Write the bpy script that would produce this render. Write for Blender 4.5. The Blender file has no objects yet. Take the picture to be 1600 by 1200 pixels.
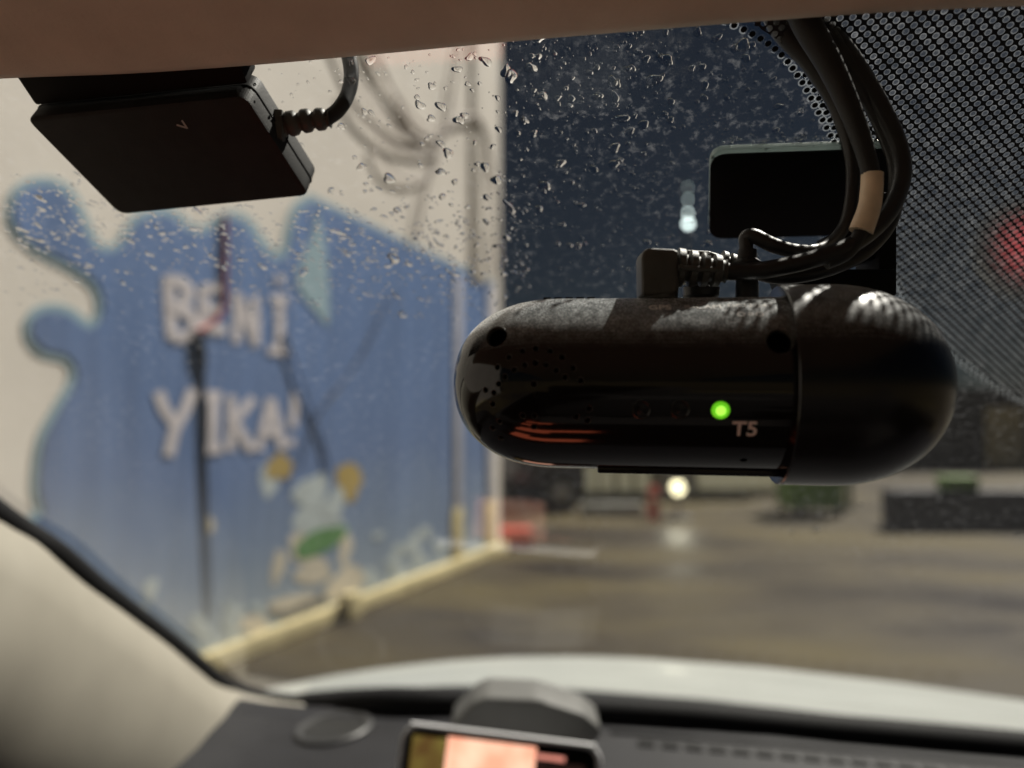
import bpy, bmesh, math, random
from mathutils import Vector, Matrix
from mathutils.bvhtree import BVHTree
from math import radians, sin, cos, pi, sqrt
random.seed(7)
S = bpy.context.scene
COL = S.collection

# ------------------------------------------------------------------ camera
FPX = 1170.0                      # focal length in photograph pixels (1600 wide)
CAM = Vector((0, 0, 1.5))
YAW, PITCH = radians(7.3), math.atan(60 / FPX)
cam_d = bpy.data.cameras.new('camera')
cam = bpy.data.objects.new('camera', cam_d); COL.objects.link(cam)
cam.location = CAM
cam.rotation_euler = (pi / 2 + PITCH, 0, YAW)
cam_d.sensor_width = 36; cam_d.lens = FPX / 1600 * 36
cam_d.clip_start = 0.01; cam_d.clip_end = 2000
cam_d.dof.use_dof = True
cam_d.dof.focus_distance = 0.194
cam_d.dof.aperture_fstop = 26.3 / 4.0
S.camera = cam
# ------------------------------------------------------------------ sky and key light
SUN_DIR = Vector((0.38, 0.47, 0.79)).normalized()      # towards the yard's light
W = bpy.data.worlds.new('World'); S.world = W; W.use_nodes = True
wn = W.node_tree
bg = wn.nodes['Background']
sky = wn.nodes.new('ShaderNodeTexSky'); sky.sky_type = 'NISHITA'; sky.sun_disc = False
sky.sun_elevation = math.asin(SUN_DIR.z); sky.sun_rotation = math.atan2(SUN_DIR.x, SUN_DIR.y)
sky.air_density = 1.0; sky.dust_density = 0.3; sky.ozone_density = 4.0
wn.links.new(sky.outputs[0], bg.inputs[0]); bg.inputs[1].default_value = 0.0027
sun_d = bpy.data.lights.new('sun', 'SUN'); sun_d.energy = 5.0; sun_d.angle = radians(0.9)
sun_d.color = (1.0, 0.925, 0.83)
sun = bpy.data.objects.new('sun', sun_d); COL.objects.link(sun)
sun.rotation_euler = SUN_DIR.to_track_quat('Z', 'Y').to_euler()
S.view_settings.view_transform = 'Standard'; S.view_settings.look = 'None'
S.view_settings.exposure = 0.55; S.view_settings.gamma = 1.0
S.render.engine = 'CYCLES'
S.cycles.transparent_max_bounces = 16
S.cycles.max_bounces = 8

# ------------------------------------------------------------------ helpers: placing
MC = Matrix.Rotation(YAW, 3, 'Z') @ Matrix.Rotation(pi / 2 + PITCH, 3, 'X')
def ray(u, v):                    # direction with unit depth along the view axis
    return MC @ Vector(((u - 800) / FPX, (600 - v) / FPX, -1))
def px(u, v, d):
    return CAM + ray(u, v) * d
# windscreen plane: y + 1.428 z = const in the car's frame (heading +Y)
WS_N = Vector((0, 0.5736, 0.8192))               # outward normal, 35 degree rake
WS_P = CAM + Vector((0, 0.19, 0.0975))
WS_E2 = Vector((0, -0.8192, 0.5736))             # up along the glass
def plane(u, v, p, n, off=0.0):
    r = ray(u, v)
    t = ((p + n * off) - CAM).dot(n) / r.dot(n)
    return CAM + r * t
def ws(u, v, off=0.0):
    return plane(u, v, WS_P, WS_N, off)
def ws_local(u, v):
    p = ws(u, v) - WS_P
    return (p.x, p.dot(WS_E2))
WS_M = Matrix(((1, 0, 0), (0, WS_E2.y, WS_N.y), (0, WS_E2.z, WS_N.z))).to_4x4()
# painted wall plane
WA0 = px(330, 1043, 1.5 / ((1043 - 660) / FPX)); WA1 = px(770, 866, 1.5 / ((866 - 660) / FPX))
WA0.z = WA1.z = 0
WDIR = (WA1 - WA0).normalized()
WNOR = Vector((WDIR.y, -WDIR.x, 0))
def wall(u, v, off=0.0):
    return plane(u, v, WA0, WNOR, off)
def flat(u, v, z):                # point of the level z (above ground) seen at the pixel
    r = ray(u, v); t = (z - CAM.z) / r.z
    return CAM + r * t

# ------------------------------------------------------------------ helpers: objects
ORG = {}
def tag(o, label=None, cat=None, group=None, kind=None):
    if label: o['label'] = label
    if cat: o['category'] = cat
    if group: o['group'] = group
    if kind: o['kind'] = kind
    return o
def thing(name, loc, label, cat, group=None):
    o = bpy.data.objects.new(name, None); COL.objects.link(o)
    o.location = loc; o.empty_display_size = 0.05
    ORG[o.name] = Vector(loc)
    return tag(o, label, cat, group)
def mesh_obj(name, verts, faces, m, parent=None, smooth=False, org=None):
    if parent is not None: org = ORG[parent.name]
    elif org is None:
        org = Vector((sum(v[0] for v in verts), sum(v[1] for v in verts), 0)) / len(verts)
        org.z = min(v[2] for v in verts)
    me = bpy.data.meshes.new(name)
    me.from_pydata([tuple(Vector(v) - org) for v in verts], [], faces)
    me.update()
    bm = bmesh.new(); bm.from_mesh(me); bmesh.ops.recalc_face_normals(bm, faces=bm.faces); bm.to_mesh(me); bm.free()
    if smooth:
        me.polygons.foreach_set('use_smooth', [True] * len(me.polygons))
    if m: me.materials.append(m)
    o = bpy.data.objects.new(name, me); COL.objects.link(o)
    if parent is not None: o.parent = parent
    else: o.location = org
    ORG[o.name] = org
    return o
def bm_obj(name, bm, m, parent=None, smooth=False, angle=None):
    vs = [v.co.copy() for v in bm.verts]; bm.verts.index_update()
    fs = [[v.index for v in f.verts] for f in bm.faces]
    bm.free()
    o = mesh_obj(name, vs, fs, m, parent, smooth)
    if angle:
        o.data.polygons.foreach_set('use_smooth', [True] * len(o.data.polygons))
        o.data.set_sharp_from_angle(angle=radians(angle))
    return o
def catmull(pts, n):
    P = [Vector(p) for p in pts]; P = [P[0] * 2 - P[1]] + P + [P[-1] * 2 - P[-2]]
    out = []
    for i in range(1, len(P) - 2):
        for k in range(n):
            t = k / n
            a, b, c, d = P[i - 1], P[i], P[i + 1], P[i + 2]
            out.append(0.5 * ((2 * b) + (c - a) * t + (2 * a - 5 * b + 4 * c - d) * t * t + (3 * b - a - 3 * c + d) * t ** 3))
    out.append(P[-2]); return out
def lerp_list(vals, n):
    out = []
    for i in range(len(vals) - 1):
        for k in range(n): out.append(vals[i] + (vals[i + 1] - vals[i]) * k / n)
    out.append(vals[-1]); return out
def tube_data(pts, rad, n=6, seg=14, raw=False):
    if not isinstance(rad, (list, tuple)): rad = [rad] * len(pts)
    C = [Vector(p) for p in pts] if raw else catmull(pts, n)
    R = list(rad) if raw else lerp_list(list(rad), n)
    vs, fs = [], []
    t0 = (C[1] - C[0]).normalized()
    nrm = t0.orthogonal().normalized()
    for i, c in enumerate(C):
        t = (C[min(i + 1, len(C) - 1)] - C[max(i - 1, 0)]).normalized()
        nrm = (nrm - t * nrm.dot(t)).normalized(); b = t.cross(nrm)
        for k in range(seg):
            a = 2 * pi * k / seg
            vs.append(c + (nrm * cos(a) + b * sin(a)) * R[i])
    for i in range(len(C) - 1):
        for k in range(seg):
            k2 = (k + 1) % seg
            fs.append((i * seg + k, i * seg + k2, (i + 1) * seg + k2, (i + 1) * seg + k))
    fs.append(tuple(range(seg))[::-1]); fs.append(tuple(range((len(C) - 1) * seg, len(C) * seg)))
    return vs, fs
def tube(name, pts, rad, m, parent=None, n=6, seg=14):
    vs, fs = tube_data(pts, rad, n, seg)
    o = mesh_obj(name, vs, fs, m, parent, True)
    o.data.set_sharp_from_angle(angle=radians(60)); return o
def ribbed(name, pts, radii, m, parent, seg=18):
    vs, fs = tube_data(pts, radii, raw=True, seg=seg)
    o = mesh_obj(name, vs, fs, m, parent, True)
    o.data.set_sharp_from_angle(angle=radians(40)); return o
def loft(name, rows, m, parent=None, thick=None):
    n = len(rows[0]); vs = [p for r in rows for p in r]; fs = []
    for i in range(len(rows) - 1):
        for k in range(n - 1):
            fs.append((i * n + k, i * n + k + 1, (i + 1) * n + k + 1, (i + 1) * n + k))
    o = mesh_obj(name, vs, fs, m, parent, True)
    if thick:
        md = o.modifiers.new('thickness', 'SOLIDIFY'); md.thickness = thick; md.offset = 0
    return o
def prism(name, poly, vec, m, parent=None, bevel=0, seg=2):
    """closed solid: planar polygon (world points) swept along vec"""
    bm = bmesh.new()
    a = [bm.verts.new(p) for p in poly]; b = [bm.verts.new(Vector(p) + vec) for p in poly]
    bm.faces.new(a); bm.faces.new(b[::-1])
    for i in range(len(a)):
        j = (i + 1) % len(a); bm.faces.new((a[j], a[i], b[i], b[j]))
    bmesh.ops.recalc_face_normals(bm, faces=bm.faces)
    if bevel:
        bmesh.ops.bevel(bm, geom=bm.edges[:], offset=bevel, segments=seg, affect='EDGES', profile=0.6)
    return bm_obj(name, bm, m, parent, angle=35)
def box(name, c, size, m, parent=None, rotz=0.0, bevel=0.0, mat3=None):
    R = mat3 if mat3 is not None else Matrix.Rotation(rotz, 3, 'Z')
    bm = bmesh.new(); bmesh.ops.create_cube(bm, size=1)
    for v in bm.verts: v.co = R @ Vector((v.co.x * size[0], v.co.y * size[1], v.co.z * size[2])) + Vector(c)
    if bevel: bmesh.ops.bevel(bm, geom=bm.edges[:], offset=bevel, segments=2, affect='EDGES', profile=0.6)
    return bm_obj(name, bm, m, parent, angle=35)
def round_poly(poly, r, n=5):
    """round the corners of a planar polygon of Vectors"""
    out = []; N = len(poly)
    for i in range(N):
        p, a, b = poly[i], poly[i - 1], poly[(i + 1) % N]
        rr = min(r, (a - p).length * .45, (b - p).length * .45)
        A = p + (a - p).normalized() * rr; B = p + (b - p).normalized() * rr
        for k in range(n + 1):
            t = k / n; out.append(A * (1 - t) ** 2 + p * 2 * t * (1 - t) + B * t * t)
    return out
def lathe(name, o, axis, prof, m, parent=None, seg=64, sharp=35):
    """prof: list of (distance along axis, radius)"""
    axis = axis.normalized(); n = axis.orthogonal().normalized(); b = axis.cross(n)
    vs, fs = [], []
    for s, r in prof:
        for k in range(seg):
            a = 2 * pi * k / seg; vs.append(o + axis * s + (n * cos(a) + b * sin(a)) * max(r, 1e-6))
    for i in range(len(prof) - 1):
        for k in range(seg):
            k2 = (k + 1) % seg; fs.append((i * seg + k, i * seg + k2, (i + 1) * seg + k2, (i + 1) * seg + k))
    bm = bmesh.new(); V = [bm.verts.new(v) for v in vs]
    for f in fs: bm.faces.new([V[i] for i in f])
    bmesh.ops.remove_doubles(bm, verts=bm.verts, dist=4e-6)
    bmesh.ops.holes_fill(bm, edges=[e for e in bm.edges if e.is_boundary])
    bmesh.ops.recalc_face_normals(bm, faces=bm.faces)
    return bm_obj(name, bm, m, parent, angle=sharp)

# ------------------------------------------------------------------ helpers: materials
def mat(name, col, rough=0.5, metal=0.0, var=0.12, scale=40.0, bump=0.0, bscale=400.0, coat=0.0, spec=0.5, rvar=0.0, emit=None, estr=0.0):
    m = bpy.data.materials.new(name); m.use_nodes = True
    nt = m.node_tree; b = nt.nodes['Principled BSDF']
    tc = nt.nodes.new('ShaderNodeTexCoord')
    nz = nt.nodes.new('ShaderNodeTexNoise'); nz.inputs['Scale'].default_value = scale; nz.inputs['Detail'].default_value = 5
    nt.links.new(tc.outputs['Object'], nz.inputs['Vector'])
    rp = nt.nodes.new('ShaderNodeValToRGB')
    rp.color_ramp.elements[0].position = 0.3; rp.color_ramp.elements[1].position = 0.7
    rp.color_ramp.elements[0].color = tuple(c * (1 - var) for c in col) + (1,)
    rp.color_ramp.elements[1].color = tuple(min(1, c * (1 + var)) for c in col) + (1,)
    nt.links.new(nz.outputs['Fac'], rp.inputs['Fac']); nt.links.new(rp.outputs[0], b.inputs['Base Color'])
    b.inputs['Roughness'].default_value = rough; b.inputs['Metallic'].default_value = metal
    b.inputs['Coat Weight'].default_value = coat; b.inputs['Specular IOR Level'].default_value = spec
    if rvar:
        mr = nt.nodes.new('ShaderNodeMapRange')
        mr.inputs[1].default_value = .3; mr.inputs[2].default_value = .7
        mr.inputs[3].default_value = max(0.02, rough - rvar); mr.inputs[4].default_value = rough + rvar
        nt.links.new(nz.outputs['Fac'], mr.inputs[0]); nt.links.new(mr.outputs[0], b.inputs['Roughness'])
    if bump:
        n2 = nt.nodes.new('ShaderNodeTexNoise'); n2.inputs['Scale'].default_value = bscale; n2.inputs['Detail'].default_value = 3
        nt.links.new(tc.outputs['Object'], n2.inputs['Vector'])
        bp = nt.nodes.new('ShaderNodeBump'); bp.inputs['Strength'].default_value = bump; bp.inputs['Distance'].default_value = 0.3 / bscale
        nt.links.new(n2.outputs['Fac'], bp.inputs['Height']); nt.links.new(bp.outputs[0], b.inputs['Normal'])
    if emit:
        b.inputs['Emission Color'].default_value = tuple(emit) + (1,); b.inputs['Emission Strength'].default_value = estr
    return m
def lit(c): return tuple(((x / 255 + 0.055) / 1.055) ** 2.4 if x > 10 else x / 255 / 12.92 for x in c)

M = {}
M['headliner'] = mat('headliner_fabric', (.60, .54, .44), .95, var=.08, scale=60, bump=.5, bscale=900)
M['pillar'] = mat('pillar_plastic', (.30, .278, .232), .6, var=.06, scale=20, bump=.25, bscale=900)
M['dash'] = mat('dashboard_plastic', (.015, .015, .018), .6, spec=.3, var=.15, scale=50, bump=.5, bscale=700)
M['darkplastic'] = mat('dark_plastic', (.016, .016, .016), .6, var=.2, scale=150, spec=.3, bump=.3, bscale=1500)
M['rubber'] = mat('black_rubber', (.006, .006, .007), .7, spec=.2, var=.25, scale=80, bump=.2, bscale=900)
M['cable'] = mat('cable_sheath', (.017, .016, .016), .42, var=.25, scale=200, bump=.25, bscale=1500, rvar=.1)
M['cableblack'] = mat('black_cable_sheath', (.010, .010, .010), .55, var=.3, scale=200, bump=.3, bscale=1200)
M['plug'] = mat('plug_rubber', (.070, .068, .060), .5, var=.15, scale=250, bump=.3, bscale=2500)
M['tape'] = mat('heat_shrink', (.85, .66, .46), .5, var=.15, scale=150, bump=.4, bscale=500)
M['silver'] = mat('phone_metal', (.75, .75, .77), .35, metal=.0, var=.05)
M['hood'] = mat('white_car_paint', (.46, .48, .46), .42, var=.05, scale=8, coat=.1)
M['cowl'] = mat('cowl_plastic', (.010, .012, .014), .5, var=.25, scale=30, bump=.3, bscale=300)
M['holder'] = mat('holder_plastic', (.115, .115, .11), .6, var=.08, scale=60, bump=.2, bscale=900)
M['black'] = mat('deep_black_plastic', (.004, .004, .004), .6, var=.2, scale=80, spec=.15)
M['wallpanel'] = mat('cream_wall_sheet', (.80, .75, .69), .6, var=.09, scale=1.3, bump=.15, bscale=30)
M['aqua'] = mat('aqua_print', (.33, .47, .55), .55, var=.08, scale=2)
M['letter'] = mat('lilac_white_print', (.64, .60, .63), .6, var=.15, scale=6)
M['cream'] = mat('cream_print', (.60, .55, .45), .6, var=.12, scale=6)
M['foam'] = mat('pale_foam_print', (.47, .53, .55), .6, var=.12, scale=6)
M['yellow'] = mat('yellow_print', (.42, .31, .10), .6, var=.1, scale=6)
M['green'] = mat('green_print', (.10, .24, .08), .6, var=.1, scale=6)
M['greyprint'] = mat('grey_print', (.17, .17, .16), .6, var=.1, scale=6)
M['rail'] = mat('yellowed_base_rail', (.56, .48, .27), .5, var=.25, scale=5)
M['post'] = mat('corner_post_paint', (.46, .47, .56), .45, var=.12, scale=4)
M['greycable'] = mat('grey_cable', (.30, .25, .23), .6, var=.15, scale=5)
M['redhose'] = mat('red_hose', (.42, .07, .05), .5, var=.2, scale=10)
M['blackmetal'] = mat('black_lance', (.045, .055, .08), .5, var=.3, scale=15)
M['hose'] = mat('dark_blue_hose', (.06, .085, .15), .5, var=.2, scale=8)
M['redp'] = mat('red_plastic', (.45, .05, .035), .45, var=.15, scale=8)
M['greenp'] = mat('green_plastic', (.13, .26, .035), .5, var=.2, scale=6)
M['carpaint'] = mat('dark_car_paint', (.012, .013, .02), .2, var=.2, scale=5, coat=.5)
M['glassdark'] = mat('dark_car_glass', (.01, .012, .015), .08, var=.1)
M['tyre'] = mat('tyre', (.015, .015, .015), .8, var=.2, scale=30)
M['facade'] = mat('olive_facade', (.45, .40, .26), .8, var=.2, scale=1.2)
M['facadeglow'] = mat('glowing_shutter', (.38, .35, .25), .7, var=.15, scale=2, emit=(.9, .8, .52), estr=.13)  # faint glow put into the shutters in place of light on the facade
M['facadedark'] = mat('dark_facade', (.03, .028, .03), .8, var=.25, scale=1.5)
M['concrete'] = mat('concrete', (.22, .22, .2), .8, var=.2, scale=3)
M['darkwall'] = mat('dark_low_wall', (.03, .03, .042), .7, var=.3, scale=3)
M['metal'] = mat('galvanised_steel', (.25, .25, .25), .4, metal=.8, var=.15, scale=10)
M['lamp'] = mat('lamp_glass', (.8, .8, .7), .3, emit=(1, .88, .55), estr=3)
M['lamp2'] = mat('street_lamp_glass', (.8, .8, .8), .3, emit=(.85, 1, .97), estr=4)
M['redlamp'] = mat('red_lamp_glass', (.5, .05, .04), .3, emit=(1, .06, .07), estr=.25)
M['led'] = mat('green_led', (.2, .6, .05), .3, emit=(.22, 1.0, .02), estr=.34)
M['white'] = mat('white_lettering', (.8, .78, .74), .5, var=.05)
M['printgrey'] = mat('grey_lettering', (.45, .43, .4), .6, var=.1)

def ground_mat():
    m = bpy.data.materials.new('wet_concrete_yard'); m.use_nodes = True
    nt = m.node_tree; b = nt.nodes['Principled BSDF']; L = nt.links.new
    tc = nt.nodes.new('ShaderNodeTexCoord')
    a = nt.nodes.new('ShaderNodeTexNoise'); a.inputs['Scale'].default_value = .55; a.inputs['Detail'].default_value = 6; a.inputs['Roughness'].default_value = .6
    mp = nt.nodes.new('ShaderNodeMapping'); mp.inputs['Scale'].default_value = (.45, 1.0, 1)
    L(tc.outputs['Object'], mp.inputs[0]); L(mp.outputs[0], a.inputs['Vector'])
    r = nt.nodes.new('ShaderNodeValToRGB')
    e = r.color_ramp.elements
    e[0].position = .34; e[0].color = (.024, .021, .023, 1); e[1].position = .62; e[1].color = (.090, .071, .031, 1)
    n = r.color_ramp.elements.new(.48); n.color = (.053, .042, .026, 1)
    L(a.outputs['Fac'], r.inputs[0])
    f = nt.nodes.new('ShaderNodeTexNoise'); f.inputs['Scale'].default_value = 25; f.inputs['Detail'].default_value = 6
    L(tc.outputs['Object'], f.inputs['Vector'])
    mx = nt.nodes.new('ShaderNodeMix'); mx.data_type = 'RGBA'; mx.blend_type = 'MULTIPLY'; mx.inputs[0].default_value = .5
    L(r.outputs[0], mx.inputs[6]); L(f.outputs['Color'], mx.inputs[7]); 
    L(r.outputs[0], b.inputs['Base Color'])
    rr = nt.nodes.new('ShaderNodeMapRange'); rr.inputs[1].default_value = .35; rr.inputs[2].default_value = .6
    rr.inputs[3].default_value = .34; rr.inputs[4].default_value = .7; b.inputs['Specular IOR Level'].default_value = .12
    L(a.outputs['Fac'], rr.inputs[0]); L(rr.outputs[0], b.inputs['Roughness'])
    bp = nt.nodes.new('ShaderNodeBump'); bp.inputs['Strength'].default_value = .35; bp.inputs['Distance'].default_value = .02
    L(f.outputs['Fac'], bp.inputs['Height']); L(bp.outputs[0], b.inputs['Normal'])
    return m
M['ground'] = ground_mat()

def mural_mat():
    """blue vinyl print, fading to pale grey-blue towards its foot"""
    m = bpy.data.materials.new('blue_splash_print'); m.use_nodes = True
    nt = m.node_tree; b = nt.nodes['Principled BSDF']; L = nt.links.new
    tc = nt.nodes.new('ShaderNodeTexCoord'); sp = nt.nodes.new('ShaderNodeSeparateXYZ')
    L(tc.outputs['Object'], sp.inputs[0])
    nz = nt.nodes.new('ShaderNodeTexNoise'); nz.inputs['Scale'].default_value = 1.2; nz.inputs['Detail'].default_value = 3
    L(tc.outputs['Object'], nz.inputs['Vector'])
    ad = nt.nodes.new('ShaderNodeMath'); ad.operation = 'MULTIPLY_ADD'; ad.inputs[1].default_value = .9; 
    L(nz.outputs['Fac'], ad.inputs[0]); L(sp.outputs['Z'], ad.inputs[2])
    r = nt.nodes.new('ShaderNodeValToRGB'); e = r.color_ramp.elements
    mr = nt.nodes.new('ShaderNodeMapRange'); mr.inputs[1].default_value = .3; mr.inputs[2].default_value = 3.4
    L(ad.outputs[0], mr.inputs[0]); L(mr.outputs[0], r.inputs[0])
    e[0].position = .05; e[0].color = (.36, .42, .47, 1); e[1].position = .95; e[1].color = (.14, .24, .49, 1)  # pale foot colour also carries the haze reflected in the windscreen
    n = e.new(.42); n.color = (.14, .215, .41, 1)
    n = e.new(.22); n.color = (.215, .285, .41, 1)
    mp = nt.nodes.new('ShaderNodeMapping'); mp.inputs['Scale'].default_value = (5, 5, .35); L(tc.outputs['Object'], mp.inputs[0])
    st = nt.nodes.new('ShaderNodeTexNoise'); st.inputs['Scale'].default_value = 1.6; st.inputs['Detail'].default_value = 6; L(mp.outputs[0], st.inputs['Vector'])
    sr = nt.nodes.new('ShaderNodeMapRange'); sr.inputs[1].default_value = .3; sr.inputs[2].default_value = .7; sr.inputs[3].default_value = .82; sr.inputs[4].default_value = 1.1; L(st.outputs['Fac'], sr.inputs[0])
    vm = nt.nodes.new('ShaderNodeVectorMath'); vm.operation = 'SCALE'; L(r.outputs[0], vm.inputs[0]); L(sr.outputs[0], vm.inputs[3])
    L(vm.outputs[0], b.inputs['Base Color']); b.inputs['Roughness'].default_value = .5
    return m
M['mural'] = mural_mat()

def glass_mat():
    m = bpy.data.materials.new('windscreen_glass'); m.use_nodes = True
    nt = m.node_tree; L = nt.links.new; nt.nodes.remove(nt.nodes['Principled BSDF'])
    out = nt.nodes['Material Output']
    tr = nt.nodes.new('ShaderNodeBsdfTransparent'); tr.inputs[0].default_value = (.93, .96, .95, 1)
    gl = nt.nodes.new('ShaderNodeBsdfGlossy'); gl.inputs['Roughness'].default_value = .02
    fr = nt.nodes.new('ShaderNodeFresnel'); fr.inputs[0].default_value = 1.5
    m1 = nt.nodes.new('ShaderNodeMixShader'); L(fr.outputs[0], m1.inputs[0]); L(tr.outputs[0], m1.inputs[1]); L(gl.outputs[0], m1.inputs[2])
    # thin film of dirt and dried water marks
    tl = nt.nodes.new('ShaderNodeBsdfTranslucent'); tl.inputs[0].default_value = (.72, .76, .80, 1)
    tc = nt.nodes.new('ShaderNodeTexCoord')
    a = nt.nodes.new('ShaderNodeTexNoise'); a.inputs['Scale'].default_value = 330; a.inputs['Detail'].default_value = 4; a.inputs['Roughness'].default_value = .7
    c = nt.nodes.new('ShaderNodeTexNoise'); c.inputs['Scale'].default_value = 22; c.inputs['Detail'].default_value = 4
    L(tc.outputs['Object'], a.inputs['Vector']); L(tc.outputs['Object'], c.inputs['Vector'])
    r1 = nt.nodes.new('ShaderNodeMapRange'); r1.inputs[1].default_value = .53; r1.inputs[2].default_value = .78; r1.inputs[3].default_value = 0; r1.inputs[4].default_value = .13
    r2 = nt.nodes.new('ShaderNodeMapRange'); r2.inputs[1].default_value = .35; r2.inputs[2].default_value = .75; r2.inputs[3].default_value = .1; r2.inputs[4].default_value = 1
    L(a.outputs['Fac'], r1.inputs[0]); L(c.outputs['Fac'], r2.inputs[0])
    mu = nt.nodes.new('ShaderNodeMath'); mu.operation = 'MULTIPLY_ADD'; mu.inputs[2].default_value = .005
    L(r1.outputs[0], mu.inputs[0]); L(r2.outputs[0], mu.inputs[1])
    m2 = nt.nodes.new('ShaderNodeMixShader'); L(mu.outputs[0], m2.inputs[0]); L(m1.outputs[0], m2.inputs[1]); L(tl.outputs[0], m2.inputs[2])
    L(m2.outputs[0], out.inputs[0])
    return m
M['glass'] = glass_mat()
def water_mat():
    m = bpy.data.materials.new('rain_water'); m.use_nodes = True
    nt = m.node_tree; nt.nodes.remove(nt.nodes['Principled BSDF'])
    g = nt.nodes.new('ShaderNodeBsdfGlass'); g.inputs['IOR'].default_value = 1.33; g.inputs['Roughness'].default_value = .0
    nt.links.new(g.outputs[0], nt.nodes['Material Output'].inputs[0]); return m
M['water'] = water_mat()
FA = .0030
def frit_mat():
    m = bpy.data.materials.new('dotted_frit_print'); m.use_nodes = True
    nt = m.node_tree; L = nt.links.new; b = nt.nodes['Principled BSDF']; out = nt.nodes['Material Output']
    b.inputs['Base Color'].default_value = (.006, .006, .007, 1); b.inputs['Roughness'].default_value = .5
    tc = nt.nodes.new('ShaderNodeTexCoord')
    sc = nt.nodes.new('ShaderNodeVectorMath'); sc.operation = 'SCALE'; sc.inputs[3].default_value = 1 / FA
    L(tc.outputs['Object'], sc.inputs[0])
    def dist(off):
        a = nt.nodes.new('ShaderNodeVectorMath'); a.operation = 'ADD'; a.inputs[1].default_value = (off, off, 0); L(sc.outputs[0], a.inputs[0])
        f = nt.nodes.new('ShaderNodeVectorMath'); f.operation = 'FRACTION'; L(a.outputs[0], f.inputs[0])
        s = nt.nodes.new('ShaderNodeVectorMath'); s.operation = 'SUBTRACT'; s.inputs[1].default_value = (.5, .5, 0); L(f.outputs[0], s.inputs[0])
        mlt = nt.nodes.new('ShaderNodeVectorMath'); mlt.operation = 'MULTIPLY'; mlt.inputs[1].default_value = (1, 1, 0); L(s.outputs[0], mlt.inputs[0])
        ln = nt.nodes.new('ShaderNodeVectorMath'); ln.operation = 'LENGTH'; L(mlt.outputs[0], ln.inputs[0]); return ln.outputs['Value']
    mn = nt.nodes.new('ShaderNodeMath'); mn.operation = 'MINIMUM'; L(dist(0.0), mn.inputs[0]); L(dist(.5), mn.inputs[1])
    hole = nt.nodes.new('ShaderNodeMapRange'); hole.inputs[1].default_value = .285; hole.inputs[2].default_value = .26; L(mn.outputs[0], hole.inputs[0])
    rim = nt.nodes.new('ShaderNodeMapRange'); rim.inputs[1].default_value = .15; rim.inputs[2].default_value = .25; rim.inputs[3].default_value = .015; rim.inputs[4].default_value = .075; L(mn.outputs[0], rim.inputs[0])
    nz = nt.nodes.new('ShaderNodeTexNoise'); nz.inputs['Scale'].default_value = 260; nz.inputs['Detail'].default_value = 2; L(tc.outputs['Object'], nz.inputs['Vector'])
    nr = nt.nodes.new('ShaderNodeMapRange'); nr.inputs[1].default_value = .35; nr.inputs[2].default_value = .75; nr.inputs[3].default_value = .45; nr.inputs[4].default_value = 1.6; L(nz.outputs['Fac'], nr.inputs[0])
    mu = nt.nodes.new('ShaderNodeMath'); mu.operation = 'MULTIPLY'; L(rim.outputs[0], mu.inputs[0]); L(nr.outputs[0], mu.inputs[1])
    tr = nt.nodes.new('ShaderNodeBsdfTransparent'); tl = nt.nodes.new('ShaderNodeBsdfTranslucent'); tl.inputs[0].default_value = (.75, .78, .82, 1)
    hs = nt.nodes.new('ShaderNodeMixShader'); L(mu.outputs[0], hs.inputs[0]); L(tr.outputs[0], hs.inputs[1]); L(tl.outputs[0], hs.inputs[2])
    ms = nt.nodes.new('ShaderNodeMixShader'); L(hole.outputs[0], ms.inputs[0]); L(b.outputs[0], ms.inputs[1]); L(hs.outputs[0], ms.inputs[2])
    L(ms.outputs[0], out.inputs[0]); return m
M['frit'] = frit_mat()
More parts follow.
